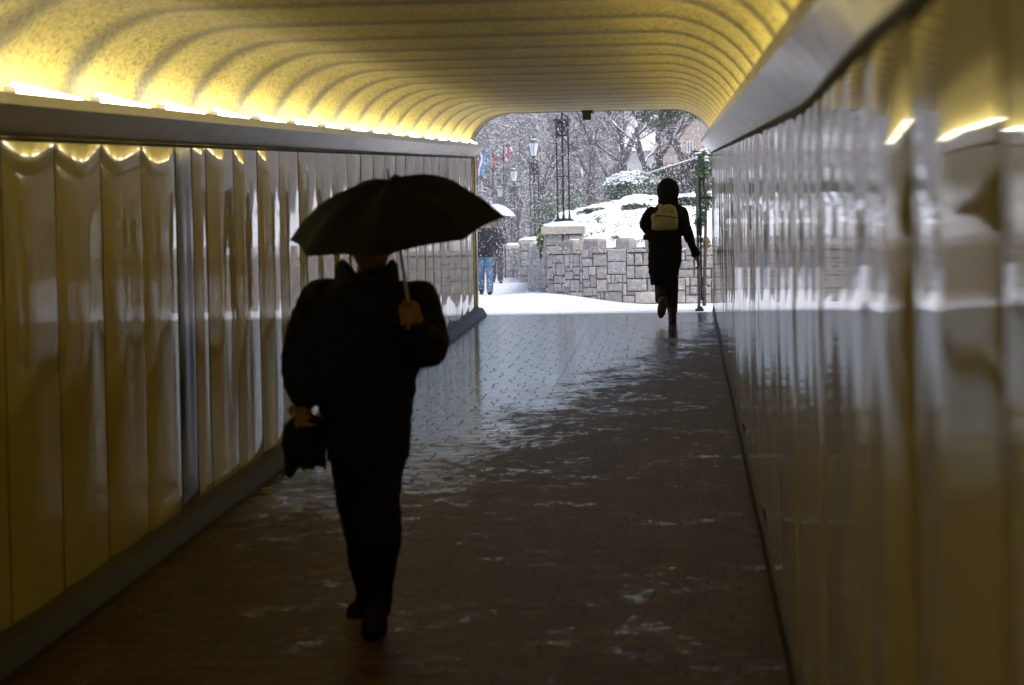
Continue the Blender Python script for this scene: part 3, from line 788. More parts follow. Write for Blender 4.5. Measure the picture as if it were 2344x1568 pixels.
shrub('dull green bush behind the nearest pier, below the bare trees', P(1250, 500, 66), (.45, .4, .5), 1200, .05, M_leaf2, 12, group='bushes behind the lamp posts')
shrub('little leafy sprig poking through the snow above the wall', P(1410, 548, 36.5), (.10, .08, .06), 100, .02, M_yell, 2, ss=.02)
gc = MB()
for k in range(80):
    u = rnd(.28, .98); v = rnd(.12, .66); p = bank_pt(u, v); leaves(gc, p + Vector((0, 0, .02)), (rnd(.04, .16), .08, rnd(.02, .06)), 12, .022, .2)
tag(gc.build('ground_cover', M_leaf), 'sparse leafy stems poking through the snow of the bank', 'ground cover', kind='stuff')

# ivy hanging at the right of the mouth
t = thing('ivy', 'green ivy hanging beside the right end of the underpass, snow on top', 'ivy', P(1604, 520, 29))
mb = MB()
for q in range(46):
    py = rnd(345, 515); px = 1606 + 14 * math.sin(py * .07) * .3 + rnd(-10, 14) * (1.15 if py < 470 else .8)
    leaves(mb, P(px, py, 29 + rnd(-.1, .2)), (.06, .08, .08), 46, .022, .2)
mb.build('foliage', M_ivy, t)
mb = MB(); mb.tube([P(1612, 340, 29.05), P(1610, 400, 29.1), P(1616, 470, 29.05), P(1612, 700, 29.1)], [.012, .015, .02, .03], 6); mb.build('stem', MATS['bark'], t)
mb = MB()
for q in range(22): mb.ell(P(rnd(1592, 1620), rnd(338, 368), 29 + rnd(-.1, .1)), (rnd(.02, .04), .03, rnd(.01, .02)), nu=7, nv=5)
mb.build('snow_cover', M_snow, t, smooth=True)
shrub('small orange tinged plant on the wall behind the gate post', P(1617, 560, 32.5), (.07, .1, .12), 200, .022, mat('rusty_leaf', (.22, .16, .05), .6, var=.5, scale=14), 0)
# evergreen bough drooping into the top of the opening
t = thing('evergreen_bough', 'dark evergreen branch drooping into the top right of the exit', 'tree branch', P(1600, 215, 36))
mb = MB()
for q in range(75):
    px = rnd(1466, 1604); lim = 272 + 20 * math.sin((px - 1466) / 28.) + (14 if px > 1580 else 0); py = rnd(205, lim)
    leaves(mb, P(px, py, 36 + rnd(-.5, .5)), (.13, .15, .09), 34, .028, .1)
mb.build('foliage', M_leaf, t)
mb = MB(); mb.tube([P(1690, 170, 36), P(1600, 215, 36), P(1540, 235, 36), P(1470, 245, 36)], [.07, .05, .03, .01], 6); mb.tube([P(1600, 215, 36), P(1590, 260, 36.1)], [.03, .01], 5); mb.tube([P(1540, 235, 36), P(1520, 265, 35.9)], [.02, .008], 5); mb.build('branch', MATS['bark'], t)

# ---------------------------------------------------------------- gate
t = thing('gate', 'open black metal gate seen edge on against the right end wall', 'gate', P(1602, 708, 26.6))
gp = P(1602, 708, 26.6); gx0 = gp.x; g0 = gz(26.6)
mb = MB(); mb.box((gx0 - .028, 26.60, g0 + .06), (gx0 + .006, 26.66, g0 + 1.62)); mb.build('stile', mat('grey_steel', (.22, .22, .25), .4, .5), t)
mb = MB()
for k in range(9): mb.box((gx0 + .010 + k * .0012, 26.70 + k * .11, g0 + .13), (gx0 + .034 + k * .0012, 26.724 + k * .11, g0 + 1.60))
for z in (.13, .85, 1.58): mb.box((gx0 + .012, 26.66, g0 + z), (gx0 + .05, 27.68, g0 + z + .045))
mb.build('leaf_frame', M_iron, t)
mb = MB(); mb.box((gx0 - .006, 26.56, g0 + .92), (gx0 + .040, 26.605, g0 + 1.13)); mb.build('lock_box', M_iron, t)
mb = MB(); mb.tube([(gx0 - .002, 26.57, g0 + .02), (gx0 - .002, 26.57, g0 + .9)], .009, 8); mb.build('drop_bolt', M_iron, t)
mb = MB(); mb.box((gx0 - .055, 26.53, g0 + .0), (gx0 + .045, 26.62, g0 + .035)); mb.box((gx0 - .03, 26.55, g0 + .035), (gx0 + .03, 26.60, g0 + .06)); mb.build('foot', M_iron, t)
mb = MB(); mb.box((gx0 + .034, 26.9, g0 + 1.37), (gx0 + .30, 26.93, g0 + 1.395)); mb.build('stay', M_iron, t)

# ---------------------------------------------------------------- fence and handrail at the top of the bank
def railing(label, pa, pb, h, Yn, name='railing'):
    t = thing(name, label, 'railing', pa); d = pb - pa; n = int(d.length / .11)
    mb = MB()
    for i in range(n):
        p = pa + d * (i / n); mb.box((p.x - .014, p.y - .014, p.z - h), (p.x + .014, p.y + .014, p.z))
    mb.build('bars', M_iron, t)
    mb = MB(); mb.tube([pa + Vector((0, 0, .01)), pb + Vector((0, 0, .01))], .030, 8); mb.build('handrail', mat('snowy_rail', (.12, .12, .14), .5, snow=.1), t)
    mb = MB()
    for i in range(0, n, 12):
        p = pa + d * (i / n); mb.box((p.x - .03, p.y - .03, p.z - h - .2), (p.x + .03, p.y + .03, p.z - .02))
    mb.build('posts', M_iron, t)
railing('black railing with snow lined handrail climbing to the right above the bank', P(1478, 400, 55), P(1600, 361, 55), 1.1, 55)
t = thing('hedge', 'dark clipped hedge behind the railing on the right', 'hedge', P(1560, 440, 57))
mb = MB()
for q in range(150):
    px = rnd(1478, 1660); top = 400 - (px - 1478) * .34 - 8; py = rnd(top, 475); leaves(mb, P(px, py, 57 + rnd(-.4, .4)), (.2, .2, .2), 26, .06, .1)
mb.build('foliage', mat('brown_leaf', (.035, .032, .03), .7, var=.5, scale=4), t)

# ---------------------------------------------------------------- hillside, woods, houses
def hill_mat():
    m = bpy.data.materials.new('woodland_floor'); m.use_nodes = True; n = m.node_tree; b = n.nodes['Principled BSDF']
    tc = n.nodes.new('ShaderNodeTexCoord'); nz = node(n, 'ShaderNodeTexNoise'); nz.inputs['Scale'].default_value = .9; nz.inputs['Detail'].default_value = 12; nz.inputs['Roughness'].default_value = .75
    n.links.new(tc.outputs['Object'], nz.inputs['Vector'])
    cr = n.nodes.new('ShaderNodeValToRGB'); e = cr.color_ramp.elements
    e[0].position = .35; e[0].color = (.035, .035, .035, 1); e[1].position = .60; e[1].color = (.13, .11, .105, 1)
    x = e.new(.64); x.color = (.35, .36, .40, 1); x = e.new(.48); x.color = (.07, .07, .06, 1)
    n.links.new(nz.outputs['Fac'], cr.inputs['Fac']); n.links.new(cr.outputs[0], b.inputs['Base Color']); b.inputs['Roughness'].default_value = .9
    return m
mb = MB(); vs = []; nxh, nyh = 70, 30
for i in range(nxh + 1):
    for j in range(nyh + 1):
        x = -60 + 100 * i / nxh; yy = 106 + 90 * j / nyh
        z = gz(yy) - .3 + 13 * sstep((yy - 110 - 6 * noise.noise(Vector((x * .05, 0, 3)))) / 55) + 1.2 * noise.noise(Vector((x * .09, yy * .09, 0)))
        vs.append((x, yy + 2 * math.sin(x * .2), z))
mb.add(vs, [(i * (nyh + 1) + j, (i + 1) * (nyh + 1) + j, (i + 1) * (nyh + 1) + j + 1, i * (nyh + 1) + j + 1) for i in range(nxh) for j in range(nyh)])
struct(mb.build('hillside', hill_mat(), smooth=True), 'wooded hillside behind the park path')
M_bark = mat('winter_bark', (.045, .034, .036), .9, var=.4, scale=14, snow=.62)
def bare_tree(seed, H=9, lv=5, spread=.9, r0=.20, kids=4):
    rr = random.Random(seed); mb = MB(); cr_ = MB()
    def br(p, d, L_, r, lev):
        tgt = mb if lev <= 1 else cr_
        pts = [p]; rs = [r]; q = p.copy(); dd = d.copy(); ns = 3 if lev < 3 else 2
        for k in range(ns):
            dd = (dd + Vector((rr.uniform(-1, 1), rr.uniform(-1, 1), rr.uniform(-.5, .8))) * .22).normalized()
            q = q + dd * L_ / ns; pts.append(q.copy()); rs.append(r * (1 - .55 * (k + 1) / ns))
        tgt.tube(pts, rs, 6 if lev < 2 else (4 if lev < 4 else 3), cap=False)
        if lev >= lv: return
        nk = kids + (1 if lev > 0 else 0)
        for k in range(nk):
            t = rr.uniform(.35, 1) if lev else rr.uniform(.3, 1); idx = min(int(t * ns), ns - 1); f = t * ns - idx
            pp = pts[idx].lerp(pts[idx + 1], f)
            a = rr.uniform(0, 6.28); side = Vector((math.cos(a), math.sin(a), 0))
            nd = (dd * rr.uniform(.5, .9) + side * spread * rr.uniform(.5, 1.1) + Vector((0, 0, rr.uniform(-.1, .35)))).normalized()
            br(pp, nd, L_ * rr.uniform(.5, .72), rs[idx] * .55, lev + 1)
    br(Vector((0, 0, 0)), Vector((rr.uniform(-.15, .15), 0, 1)).normalized(), H * .42, r0, 0)
    return mb, cr_
protos = []
for sd_, H, lv, sp_, r0, kd in ((1, 9, 5, .95, .22, 4), (2, 8, 5, 1.1, .17, 4), (5, 10, 5, .8, .26, 4)):
    a, b_ = bare_tree(sd_, H, lv, sp_, r0, kd)
    A = a.build('trunk', M_bark, None, smooth=True); B = b_.build('crown', M_bark, None)
    protos.append([A, B, False])
def put_tree(k, loc, s_, rz, label, group='bare trees beyond the wall', lean=0):
    t = thing('bare_tree', label, 'tree', loc, group)
    for i in (0, 1):
        o = protos[k][i]
        if protos[k][2]: o = o.copy(); C.objects.link(o)
        o.parent = t
    protos[k][2] = True
    t.scale = (s_,) * 3; t.rotation_euler = (0, lean, rz)
def ptree(k, px, py, Y, s_, rz, label, lean=0): put_tree(k, P(px, py, Y), s_, rz, label, lean=lean)
ptree(0, 1516, 440, 62, .62, 1.0, 'thick trunked bare tree standing behind the railing above the hooded figure')
ptree(1, 1478, 430, 60, .55, 2.2, 'spreading bare tree with snowy forked limbs above the round bush')
ptree(1, 1440, 440, 66, .62, 4.1, 'bare tree leaning left behind the round snowy bush', -.35)
ptree(2, 1352, 500, 70, .62, .3, 'dark slanting bare tree just right of the nearest lamp post', -.08)
ptree(2, 1405, 480, 78, .8, 5.0, 'tall bare tree between the lamp post and the round bush')
ptree(0, 1585, 430, 68, .62, 3.3, 'bare tree at the far right before the pale building', .3)
fl_lab = ['bare tree far left behind the banners', 'bare tree behind the farthest lamp posts', 'bare tree between the second and third lamp posts', 'bare tree directly behind the nearest lamp post', 'bare tree on the hill above the second lantern', 'bare tree on the hill right of the black ceiling box', 'bare tree on the hill above the pale gable', 'bare tree at the top right of the hill']
for i, (px, Y, s_) in enumerate([(1105, 116, 1.1), (1160, 120, 1.15), (1203, 114, 1.1), (1262, 92, 1.0), (1235, 104, 1.2), (1345, 100, 1.1), (1420, 104, 1.1), (1540, 98, 1.0)]):
    p = P(px, 600, Y); put_tree(i % 3, (p.x, Y, gz(Y) + max(0, (Y - 114) * .2)), s_, rnd(0, 6), fl_lab[i])
# the far wood itself: one mass of branches on the hill
wd = MB(); rr = random.Random(3)
for k in range(15000):
    yy = rr.uniform(114, 150); x = P(rr.uniform(1040, 1680), 500, yy).x
    base = gz(yy) - .3 + 13 * sstep((yy - 110) / 55); z = base + rr.uniform(0, 7)
    if z > 13: continue
    p = Vector((x, yy, z)); d = Vector((rr.gauss(0, .7), rr.gauss(0, .3), rr.uniform(-.1, 1))).normalized(); L_ = rr.uniform(.4, 1.8)
    r_ = rr.choice([.012, .02, .03]); wd.tube([p, p + d * L_ * .5 + Vector((rr.uniform(-.1, .1), 0, 0)), p + d * L_], [r_, r_ * .8, r_ * .3], 3, cap=False)
tag(wd.build('woodland', M_bark), 'tangle of bare winter branches covering the hill in the distance', 'woodland', kind='stuff')
# green understory clumps
for i, (px, py, Y, rx, rz_) in enumerate([(1118, 475, 118, 1.1, 1.2), (1258, 480, 90, .9, .7), (1206, 575, 118, .8, .6), (1128, 405, 122, 1.1, 1.4), (1330, 470, 86, .8, .5)]):
    shrub(['green holly mass behind the pale umbrella', 'mossy green thicket behind the second lamp post', 'low green thicket by the third pier', 'green holly mass beside the blue banner', 'green thicket right of the nearest lamp post'][i], P(px, py, Y), (rx, .6, rz_), 900, .08, M_leaf2, 12, group='thickets on the hill', ss=.08)

M_pale = mat('pale_siding', (.52, .54, .52), .8, var=.08, scale=2)
M_tan = mat('tan_wall', (.40, .33, .28), .85, var=.12, scale=2)
M_win = mat('dark_window', (.05, .06, .08), .15)
M_wht = mat('white_frame', (.7, .72, .74), .5)
def house(label, pxa, pxb, pyb, pyt, Y, m, wins):
    a = P(pxa, pyb, Y); b_ = P(pxb, pyt, Y)
    t = thing('building', label, 'building', (a.x, Y, gz(Y)), 'pale buildings behind the trees')
    mb = MB(); mb.box((a.x, Y, gz(Y)), (b_.x, Y + 6, b_.z)); z = gz(Y)
    mb.build('wall', m, t)
    mb = MB(); k = a.z
    while k < b_.z - .1: mb.box((a.x - .01, Y - .02, k), (b_.x + .01, Y - .002, k + .13)); k += .16
    mb.build('siding', m, t)
    mb = MB(); vs = [(a.x - .3, Y - .3, b_.z), (b_.x + .3, Y - .3, b_.z), (b_.x + .3, Y + 6.3, b_.z), (a.x - .3, Y + 6.3, b_.z), (a.x - .3, Y + 3, b_.z + 1.6), (b_.x + .3, Y + 3, b_.z + 1.6)]
    mb.add(vs, [(0, 1, 5, 4), (2, 3, 4, 5), (1, 2, 5), (0, 4, 3), (0, 3, 2, 1)]); mb.build('roof', mat('snowy_slate', (.1, .1, .11), .8, snow=.4), t)
    for (wx0, wy0, wx1, wy1) in wins:
        p = P(wx0, wy1, Y - .05); q = P(wx1, wy0, Y - .05)
        mb = MB(); mb.box((p.x, Y - .09, p.z), (q.x, Y - .025, q.z)); f = mb.build('window', M_wht, t)
        mb = MB(); mx_ = (p.x + q.x) / 2
        mb.box((p.x + .05, Y - .10, p.z + .05), (mx_ - .03, Y - .092, q.z - .05)); mb.box((mx_ + .03, Y - .10, p.z + .05), (q.x - .05, Y - .092, q.z - .05))
        mb.build('pane', M_win, f)
house('tan building with white window frames behind the thick tree at right', 1512, 1650, 372, 250, 92, M_tan, [(1545, 322, 1562, 348), (1572, 322, 1586, 350)])
house('low pale sided house behind the forked tree', 1436, 1494, 402, 345, 86, M_pale, [(1474, 352, 1486, 366)])

# banners
def banner(label, px0, px1, py0, py1, Y, cols):
    a = P(px0, py0, Y); b_ = P(px1, py1, Y); t = thing('banner', label, 'banner', (b_.x + .02, Y, gz(Y)), 'coloured banners on poles')
    mb = MB(); mb.tube([(a.x - .03, Y, gz(Y)), (a.x - .03, Y, a.z + .1)], .025, 6); mb.tube([(a.x - .03, Y, a.z), (b_.x, Y, a.z)], .015, 5); mb.build('pole', M_iron, t)
    n = len(cols); W = b_.x - a.x
    for i, (cn, cc, f0, f1, g0_, g1_) in enumerate(cols):
        mb = MB(); vs = []; K = 8
        for q in range(K + 1):
            v = g0_ + (g1_ - g0_) * q / K; z = a.z + (b_.z - a.z) * v
            for f in (f0, f1): vs.append((a.x + W * f + .05 * math.sin(v * 5), Y + .06 * math.sin(v * 7 + f * 3), z))
        for q in range(K + 1):
            v = g0_ + (g1_ - g0_) * q / K; z = a.z + (b_.z - a.z) * v
            for f in (f0, f1): vs.append((a.x + W * f + .05 * math.sin(v * 5), Y + .01 + .06 * math.sin(v * 7 + f * 3), z))
        o_ = 2 * (K + 1)
        mb.add(vs, [(2 * q, 2 * q + 1, 2 * q + 3, 2 * q + 2) for q in range(K)] + [(o_ + 2 * q, o_ + 2 * q + 2, o_ + 2 * q + 3, o_ + 2 * q + 1) for q in range(K)] + [(2 * q, 2 * q + 2, o_ + 2 * q + 2, o_ + 2 * q) for q in range(K)] + [(2 * q + 1, o_ + 2 * q + 1, o_ + 2 * q + 3, 2 * q + 3) for q in range(K)])
        mb.build('cloth', mat('cloth_' + cn, cc, .7, var=.05), t)
RED = ('red', (.42, .06, .09)); BLU = ('blue', (.10, .24, .42)); WHT = ('white', (.7, .7, .72))
banner('large blue banner with red and white edge beside the left wall end', 1093, 1112, 345, 402, 62, [(*RED, 0, .2, 0, 1), (*WHT, .2, .4, 0, 1), (*BLU, .4, 1, 0, 1)])
banner('red banner with white tip hanging left of the second lantern', 1154, 1168, 332, 368, 72, [(*RED, .2, .85, 0, .82), (*WHT, .3, .75, .82, 1), (*WHT, 0, .2, .1, .5), (*WHT, .85, 1.2, .1, .4)])
banner('small narrow red banner further left in the trees', 1129, 1136, 355, 382, 80, [(*RED, 0, 1, 0, 1)])

# ---------------------------------------------------------------- falling snow
sn = MB(); rr = random.Random(11)
for k in range(30000):
    yy = 27.0 + 52 * rr.random() ** .8
    x0 = P(1060, 600, yy).x; x1 = P(1660, 600, yy).x; x = rr.uniform(x0 - .5, x1 + .5); z = rr.uniform(gz(yy) + .05, CAMZ + yy * .085 + .4)
    r_ = rr.uniform(.0032, .0066) * (.75 + yy / 90); p = Vector((x, yy, z)); l = rr.uniform(1, 1.6)
    sn.add([p + Vector(v) * r_ for v in ((1, 0, 0), (0, 1, 0), (-1, 0, 0), (0, -1, 0), (0.3 * l, 0, l), (-.3 * l, 0, -l))],
           [(0, 1, 4), (1, 2, 4), (2, 3, 4), (3, 0, 4), (1, 0, 5), (2, 1, 5), (3, 2, 5), (0, 3, 5)])
tag(sn.build('falling_snow', mat('snowflake', (.9, .9, .93), .9, var=.02)), 'thick falling snowflakes outside the underpass', 'snowfall', kind='stuff')

# ================================================================ people
M_skin = mat('skin', (.26, .13, .075), .6, var=.08)
M_black = mat('black_cloth', (.005, .005, .007), .85, var=.35, scale=12, bump=.3, bscale=30, spec=.2)
M_trou = mat('dark_trousers', (.005, .005, .006), .85, var=.3, scale=10, bump=.2, spec=.2)
M_shoe = mat('black_shoe', (.006, .005, .005), .85, spec=.15)
M_hair = mat('dark_hair', (.02, .015, .012), .6, var=.4, scale=60)

# ---- foreground walker
YM = 8.2; U = YM / F
def Q(px, py, dy=0): return P(px, py, YM + dy)
feet = Vector((Q(860, 1440).x, YM, fl(YM)))
man = thing('person', 'person in black coat and trousers walking towards us under a dark umbrella, bag in hand', 'person', feet)
def hand(mb, wrist, palm, fdir, ndir, curl, s=1.0, thumb=1, grip=None):
    """palm centre, fdir finger direction, ndir palm normal; five fingers"""
    f = Vector(fdir).normalized(); n_ = Vector(ndir).normalized(); sdv = f.cross(n_).normalized()
    mb.capsule(wrist, palm - f * .02 * s, .026 * s, .027 * s)
    for k in (-1.5, -.5, .5, 1.5): mb.capsule(palm - f * .035 * s + sdv * k * .012 * s, palm + f * .035 * s + sdv * k * .018 * s, .013 * s, .012 * s)
    for k, L_ in ((-1.5, .062), (-.5, .075), (.5, .08), (1.5, .072)):
        p = palm + f * .04 * s + sdv * k * .0195 * s; d = f.copy(); 
        for j, (l, r_) in enumerate(((.42, .0092), (.33, .0085), (.25, .0075))):
            ang = curl * (.6 + .5 * j); d = (d * math.cos(ang) + n_ * math.sin(ang)).normalized() if j else (f * math.cos(curl * .8) + n_ * math.sin(curl * .8)).normalized()
            if j: n2 = (n_ - d * n_.dot(d)); 
            q = p + d * L_ * l * s; mb.capsule(p, q, r_ * s, r_ * s * .94, 8); p = q
            n_2 = (n_ * math.cos(curl) - f * math.sin(curl)); d = (d * math.cos(curl * .5) + n_2 * math.sin(curl * .5)).normalized()
    p = palm - f * .025 * s + sdv * thumb * .03 * s; q = p + (f * .5 + sdv * thumb * .7 + n_ * .5).normalized() * .035 * s; r2 = q + (f * .7 + n_ * .6 - sdv * thumb * .1).normalized() * .03 * s
    mb.capsule(p, q, .012 * s, .0105 * s, 8); mb.capsule(q, r2, .0105 * s, .009 * s, 8)
b = MB()
hc = Q(849, 560)
b.ell(hc, (.074, .092, .112)); b.ell(hc + Vector((0, -.02, -.055)), (.054, .07, .06))     # skull, jaw
b.ell(hc + Vector((0, -.095, -.012)), (.013, .02, .024)); b.capsule(hc + Vector((0, -.088, .03)), hc + Vector((0, -.104, -.018)), .008, .012)   # nose
for s_ in (-1, 1):
    b.ell(hc + Vector((s_ * .076, .0, -.012)), (.010, .022, .032)); b.ell(hc + Vector((s_ * .031, -.080, .014)), (.012, .010, .008))
    b.capsule(hc + Vector((s_ * .012, -.086, .032)), hc + Vector((s_ * .045, -.078, .034)), .007, .006)
b.capsule(hc + Vector((-.02, -.086, -.052)), hc + Vector((.02, -.086, -.052)), .007, .007)
b.capsule(hc + Vector((-.016, -.084, -.063)), hc + Vector((.016, -.084, -.063)), .0075, .0075)
b.capsule(hc + Vector((0, .02, -.06)), Q(850, 655, .03), .055, .062)
b.loft([(Q(848, 1060), .13, .10), (Q(848, 1000), .15, .11), (Q(848, 880), .14, .10), (Q(848, 760), .16, .11), (Q(848, 680), .17, .10), (Q(850, 645), .10, .07)])
b.chain([(Q(750, 675), .055), (Q(684, 822, .02), .044), (Q(692, 925, -.08), .030)])
b.chain([(Q(950, 690), .055), (Q(985, 806, -.04), .044), (Q(948, 728, -.27), .030)])
b.chain([(Q(872, 1060), .075), (Q(872, 1215, -.08), .058), (Q(868, 1375, -.02), .036)])
b.chain([(Q(824, 1060), .075), (Q(828, 1210, .03), .056), (Q(846, 1345, .28), .036)])
hand(b, Q(692, 925, -.09), Q(694, 945, -.11), (.12, -.35, -1), (.3, -.8, .3), .9, 1.0, 1)
# hand closed round the umbrella shaft
gp_ = Q(934, 716, -.30)
b.capsule(Q(948, 730, -.27), gp_ + Vector((.018, .02, -.01)), .028, .03)
b.ell(gp_ + Vector((.012, .022, 0)), (.034, .022, .045))
for k in range(4):
    zc = gp_.z + .030 - .0195 * k; sx = 1 - .06 * k; pts = []
    for a_ in range(6):
        an = math.radians(25 - a_ * 46); pts.append(Vector((gp_.x + .027 * math.cos(an) * sx, gp_.y + .027 * math.sin(an), zc - .002 * a_)))
    for p0, p1 in zip(pts[:-1], pts[1:]): b.capsule(p0, p1, .0098, .0093, 8)
tp = [gp_ + Vector((.03, .0, .02)), gp_ + Vector((.012, -.033, .035)), gp_ + Vector((-.012, -.036, .042))]
b.capsule(tp[0], tp[1], .012, .011, 8); b.capsule(tp[1], tp[2], .011, .009, 8)
b.build('body', M_skin, man, voxel=.0055, sm=2)
c = MB()
rings = [(1052, 752, 938, .135), (1000, 744, 944, .145), (930, 722, 949, .15), (850, 690, 954, .155), (780, 690, 968, .16), (710, 696, 985, .155), (675, 706, 990, .14), (655, 728, 972, .12), (642, 768, 932, .09)]
c.loft([(Q((a + b2) / 2, y_, .01), (b2 - a) / 2 * U, ry) for y_, a, b2, ry in rings], 28)
c.ell(Q(738, 690), (.080, .10, .085)); c.ell(Q(960, 692), (.080, .10, .085))
c.chain([(Q(738, 680), .078), (Q(700, 750, .02), .072), (Q(684, 822, .02), .071), (Q(688, 880, -.05), .060), (Q(698, 915, -.09), .046)])
c.chain([(Q(966, 690), .076), (Q(978, 750, -.01), .076), (Q(983, 792, -.05), .076), (Q(965, 775, -.18), .060), (Q(952, 742, -.25), .045)])
c.ell(Q(982, 812, -.03), (.072, .08, .05))
c.tube([Q(700, 912, -.09), Q(700, 930, -.10)], [.050, .046], 14)
# creases
for k in range(9):
    yy_ = rnd(700, 1000); xx = rnd(760, 930); c.capsule(Q(xx, yy_, -.145), Q(xx + rnd(-30, 30), yy_ + rnd(20, 70), -.14), .012, .008)
c.build('coat', M_black, man, voxel=.009, sm=12, wob=.016)
c = MB()   # collar wings
for s_, x0, x1 in ((-1, 775, 838), (1, 905, 860)):
    for k in range(7):
        f_ = k / 6; p0 = Q(x0 + (x1 - x0) * f_ * .3 + 0, 612 - 12 * math.sin(f_ * 3), .05 - .12 * f_); p1 = Q(x0 + (x1 - x0) * f_ * .9, 648 + 10 * f_, .02 - .13 * f_)
        c.capsule(p0, p1, .014, .018, 8)
c.build('collar', M_black, man, voxel=.007, sm=2)
c = MB()
c.loft([(Q(842, 1110), .125, .11), (Q(846, 1040), .145, .13), (Q(846, 960), .14, .13)])
c.chain([(Q(868, 1080), .092), (Q(868, 1150, -.06), .086), (Q(868, 1222, -.09), .084), (Q(866, 1300, -.06), .070), (Q(862, 1385, -.02), .060)])
c.chain([(Q(820, 1080), .094), (Q(820, 1150, .02), .086), (Q(825, 1215, .05), .075), (Q(838, 1290, .16), .062), (Q(843, 1345, .26), .055)])
c.build('trousers', M_trou, man, voxel=.008, sm=4, wob=.012)
zf = fl(8.0)
hx = Q(868, 1400).x
c = MB(); c.loft([(Vector((hx, 8.07, fl(8.07) + .0)), .046, .135), (Vector((hx, 8.07, fl(8.07) + .03)), .047, .135), (Vector((hx, 8.09, fl(8.07) + .06)), .043, .115), (Vector((hx, 8.15, fl(8.07) + .10)), .038, .06), (Vector((hx, 8.17, fl(8.07) + .15)), .04, .05)])
c.build('shoe', M_shoe, man, voxel=.006, sm=3)
c = MB(); p = Q(842, 1352, .30); c.capsule(p + Vector((0, .03, 0)), p + Vector((-.03, -.10, -.10)), .042, .036); c.capsule(p + Vector((-.03, -.09, -.07)), p + Vector((-.035, -.14, -.115)), .044, .034)
c.build('shoe', M_shoe, man, voxel=.006, sm=3)
c = MB(); c.ell(hc + Vector((0, .018, .025)), (.083, .095, .105)); c.build('hair', M_hair, man, voxel=.008, sm=1)
# umbrella
uc = Q(907, 515, -.20); ax = Vector((-.10, -.27, 1)).normalized()
um = thing('umbrella', 'dark folding umbrella held over the person in the black coat', 'umbrella', uc)
e1 = (Vector((1, 0, 0)) - ax * ax.x).normalized(); e2 = ax.cross(e1)
RU = .405; HU = .172; NR = 8; c = MB(); ring_n = 8; seg = 5; off = math.radians(-2)
def upt(a_, r_):
    # sag between ribs
    k = (a_ - off) / (2 * math.pi / NR); fr = k - math.floor(k); sag = math.sin(math.pi * fr)
    rad = RU * r_ * (1 - .10 * sag * r_)
    zz = HU * (1 - r_ ** 2.5) - .060 * sag * r_ * (1 - r_) * 4 * .5 - .012 * max(0, r_ - .72) / .28 * (1 - .5 * sag)
    return uc + e1 * rad * math.cos(a_) + e2 * rad * math.sin(a_) + ax * zz
vs = [upt(0, 0)]; NA = NR * seg
for j in range(1, 11):
    for i in range(NA): vs.append(upt(off + 2 * math.pi * i / NA, j / 10))
fs = [(0, 1 + i, 1 + (i + 1) % NA) for i in range(NA)]
for j in range(9):
    for i in range(NA):
        a_ = 1 + j * NA + i; b2 = 1 + j * NA + (i + 1) % NA; fs.append((a_, a_ + NA, b2 + NA, b2))
c.add(vs, fs); nv0 = len(vs)
c.add([Vector(v) - ax * .0015 for v in vs], [tuple(reversed(f_)) for f_ in fs])
M_umb = mat('umbrella_cloth', (.006, .005, .0035), .8, var=.2, scale=6, spec=.15)
c.build('canopy', M_umb, um, smooth=True)
for k in range(NR):
    c = MB(); a_ = off + 2 * math.pi * k / NR; c.tube([upt(a_, r_) - ax * .005 for r_ in (.02, .25, .5, .75, 1)], .0028, 5); c.build('rib', mat('umbrella_metal', (.25, .24, .22), .35, .8), um)
    c = MB(); c.tube([uc + ax * (-.02), upt(a_, .5) - ax * .006], .0025, 4); c.build('strut', MATS['umbrella_metal'], um)
c = MB(); top_ = upt(0, 0); c.tube([top_ + ax * .04, top_ - ax * .01, uc + ax * -.02, Q(920, 600, -.27), gp_ + Vector((0, 0, .05)), gp_ + Vector((0, 0, -.06))], [.004, .006, .006, .006, .007, .008], 8); c.build('shaft', MATS['umbrella_metal'], um)
# bag
bg_ = thing('bag', 'black fringed bag hanging from the hand of the person in the black coat', 'bag', Q(698, 1080, -.1))
c = MB()
c.loft([(Q(700, 1068, -.09), .045, .03), (Q(698, 1055, -.09), .078, .045), (Q(697, 1010, -.09), .088, .05), (Q(699, 970, -.09), .078, .045), (Q(700, 952, -.09), .05, .03)], 18)
c.ell(Q(664, 1068, -.09), (.022, .03, .045)); c.capsule(Q(662, 1060, -.09), Q(664, 1088, -.09), .018, .006)
for k in range(9): c.capsule(Q(680 + k * 8, 1055, -.1 + rnd(-.03, .03)), Q(680 + k * 8 + rnd(-3, 3), 1070 + rnd(-4, 10), -.1 + rnd(-.03, .03)), .010, .005)
c.build('pouch', M_black, bg_, voxel=.006, sm=2)
c = MB()
for dx in (-.02, .02):
    a0 = Q(700, 960, -.09) + Vector((dx * 2, -.02 if dx > 0 else .02, 0)); a1 = Q(700, 944, -.115)
    c.tube([a0, a0.lerp(a1, .6) + Vector((dx * .5, 0, 0)), a1], .006, 6)
c.build('handle', M_black, bg_)

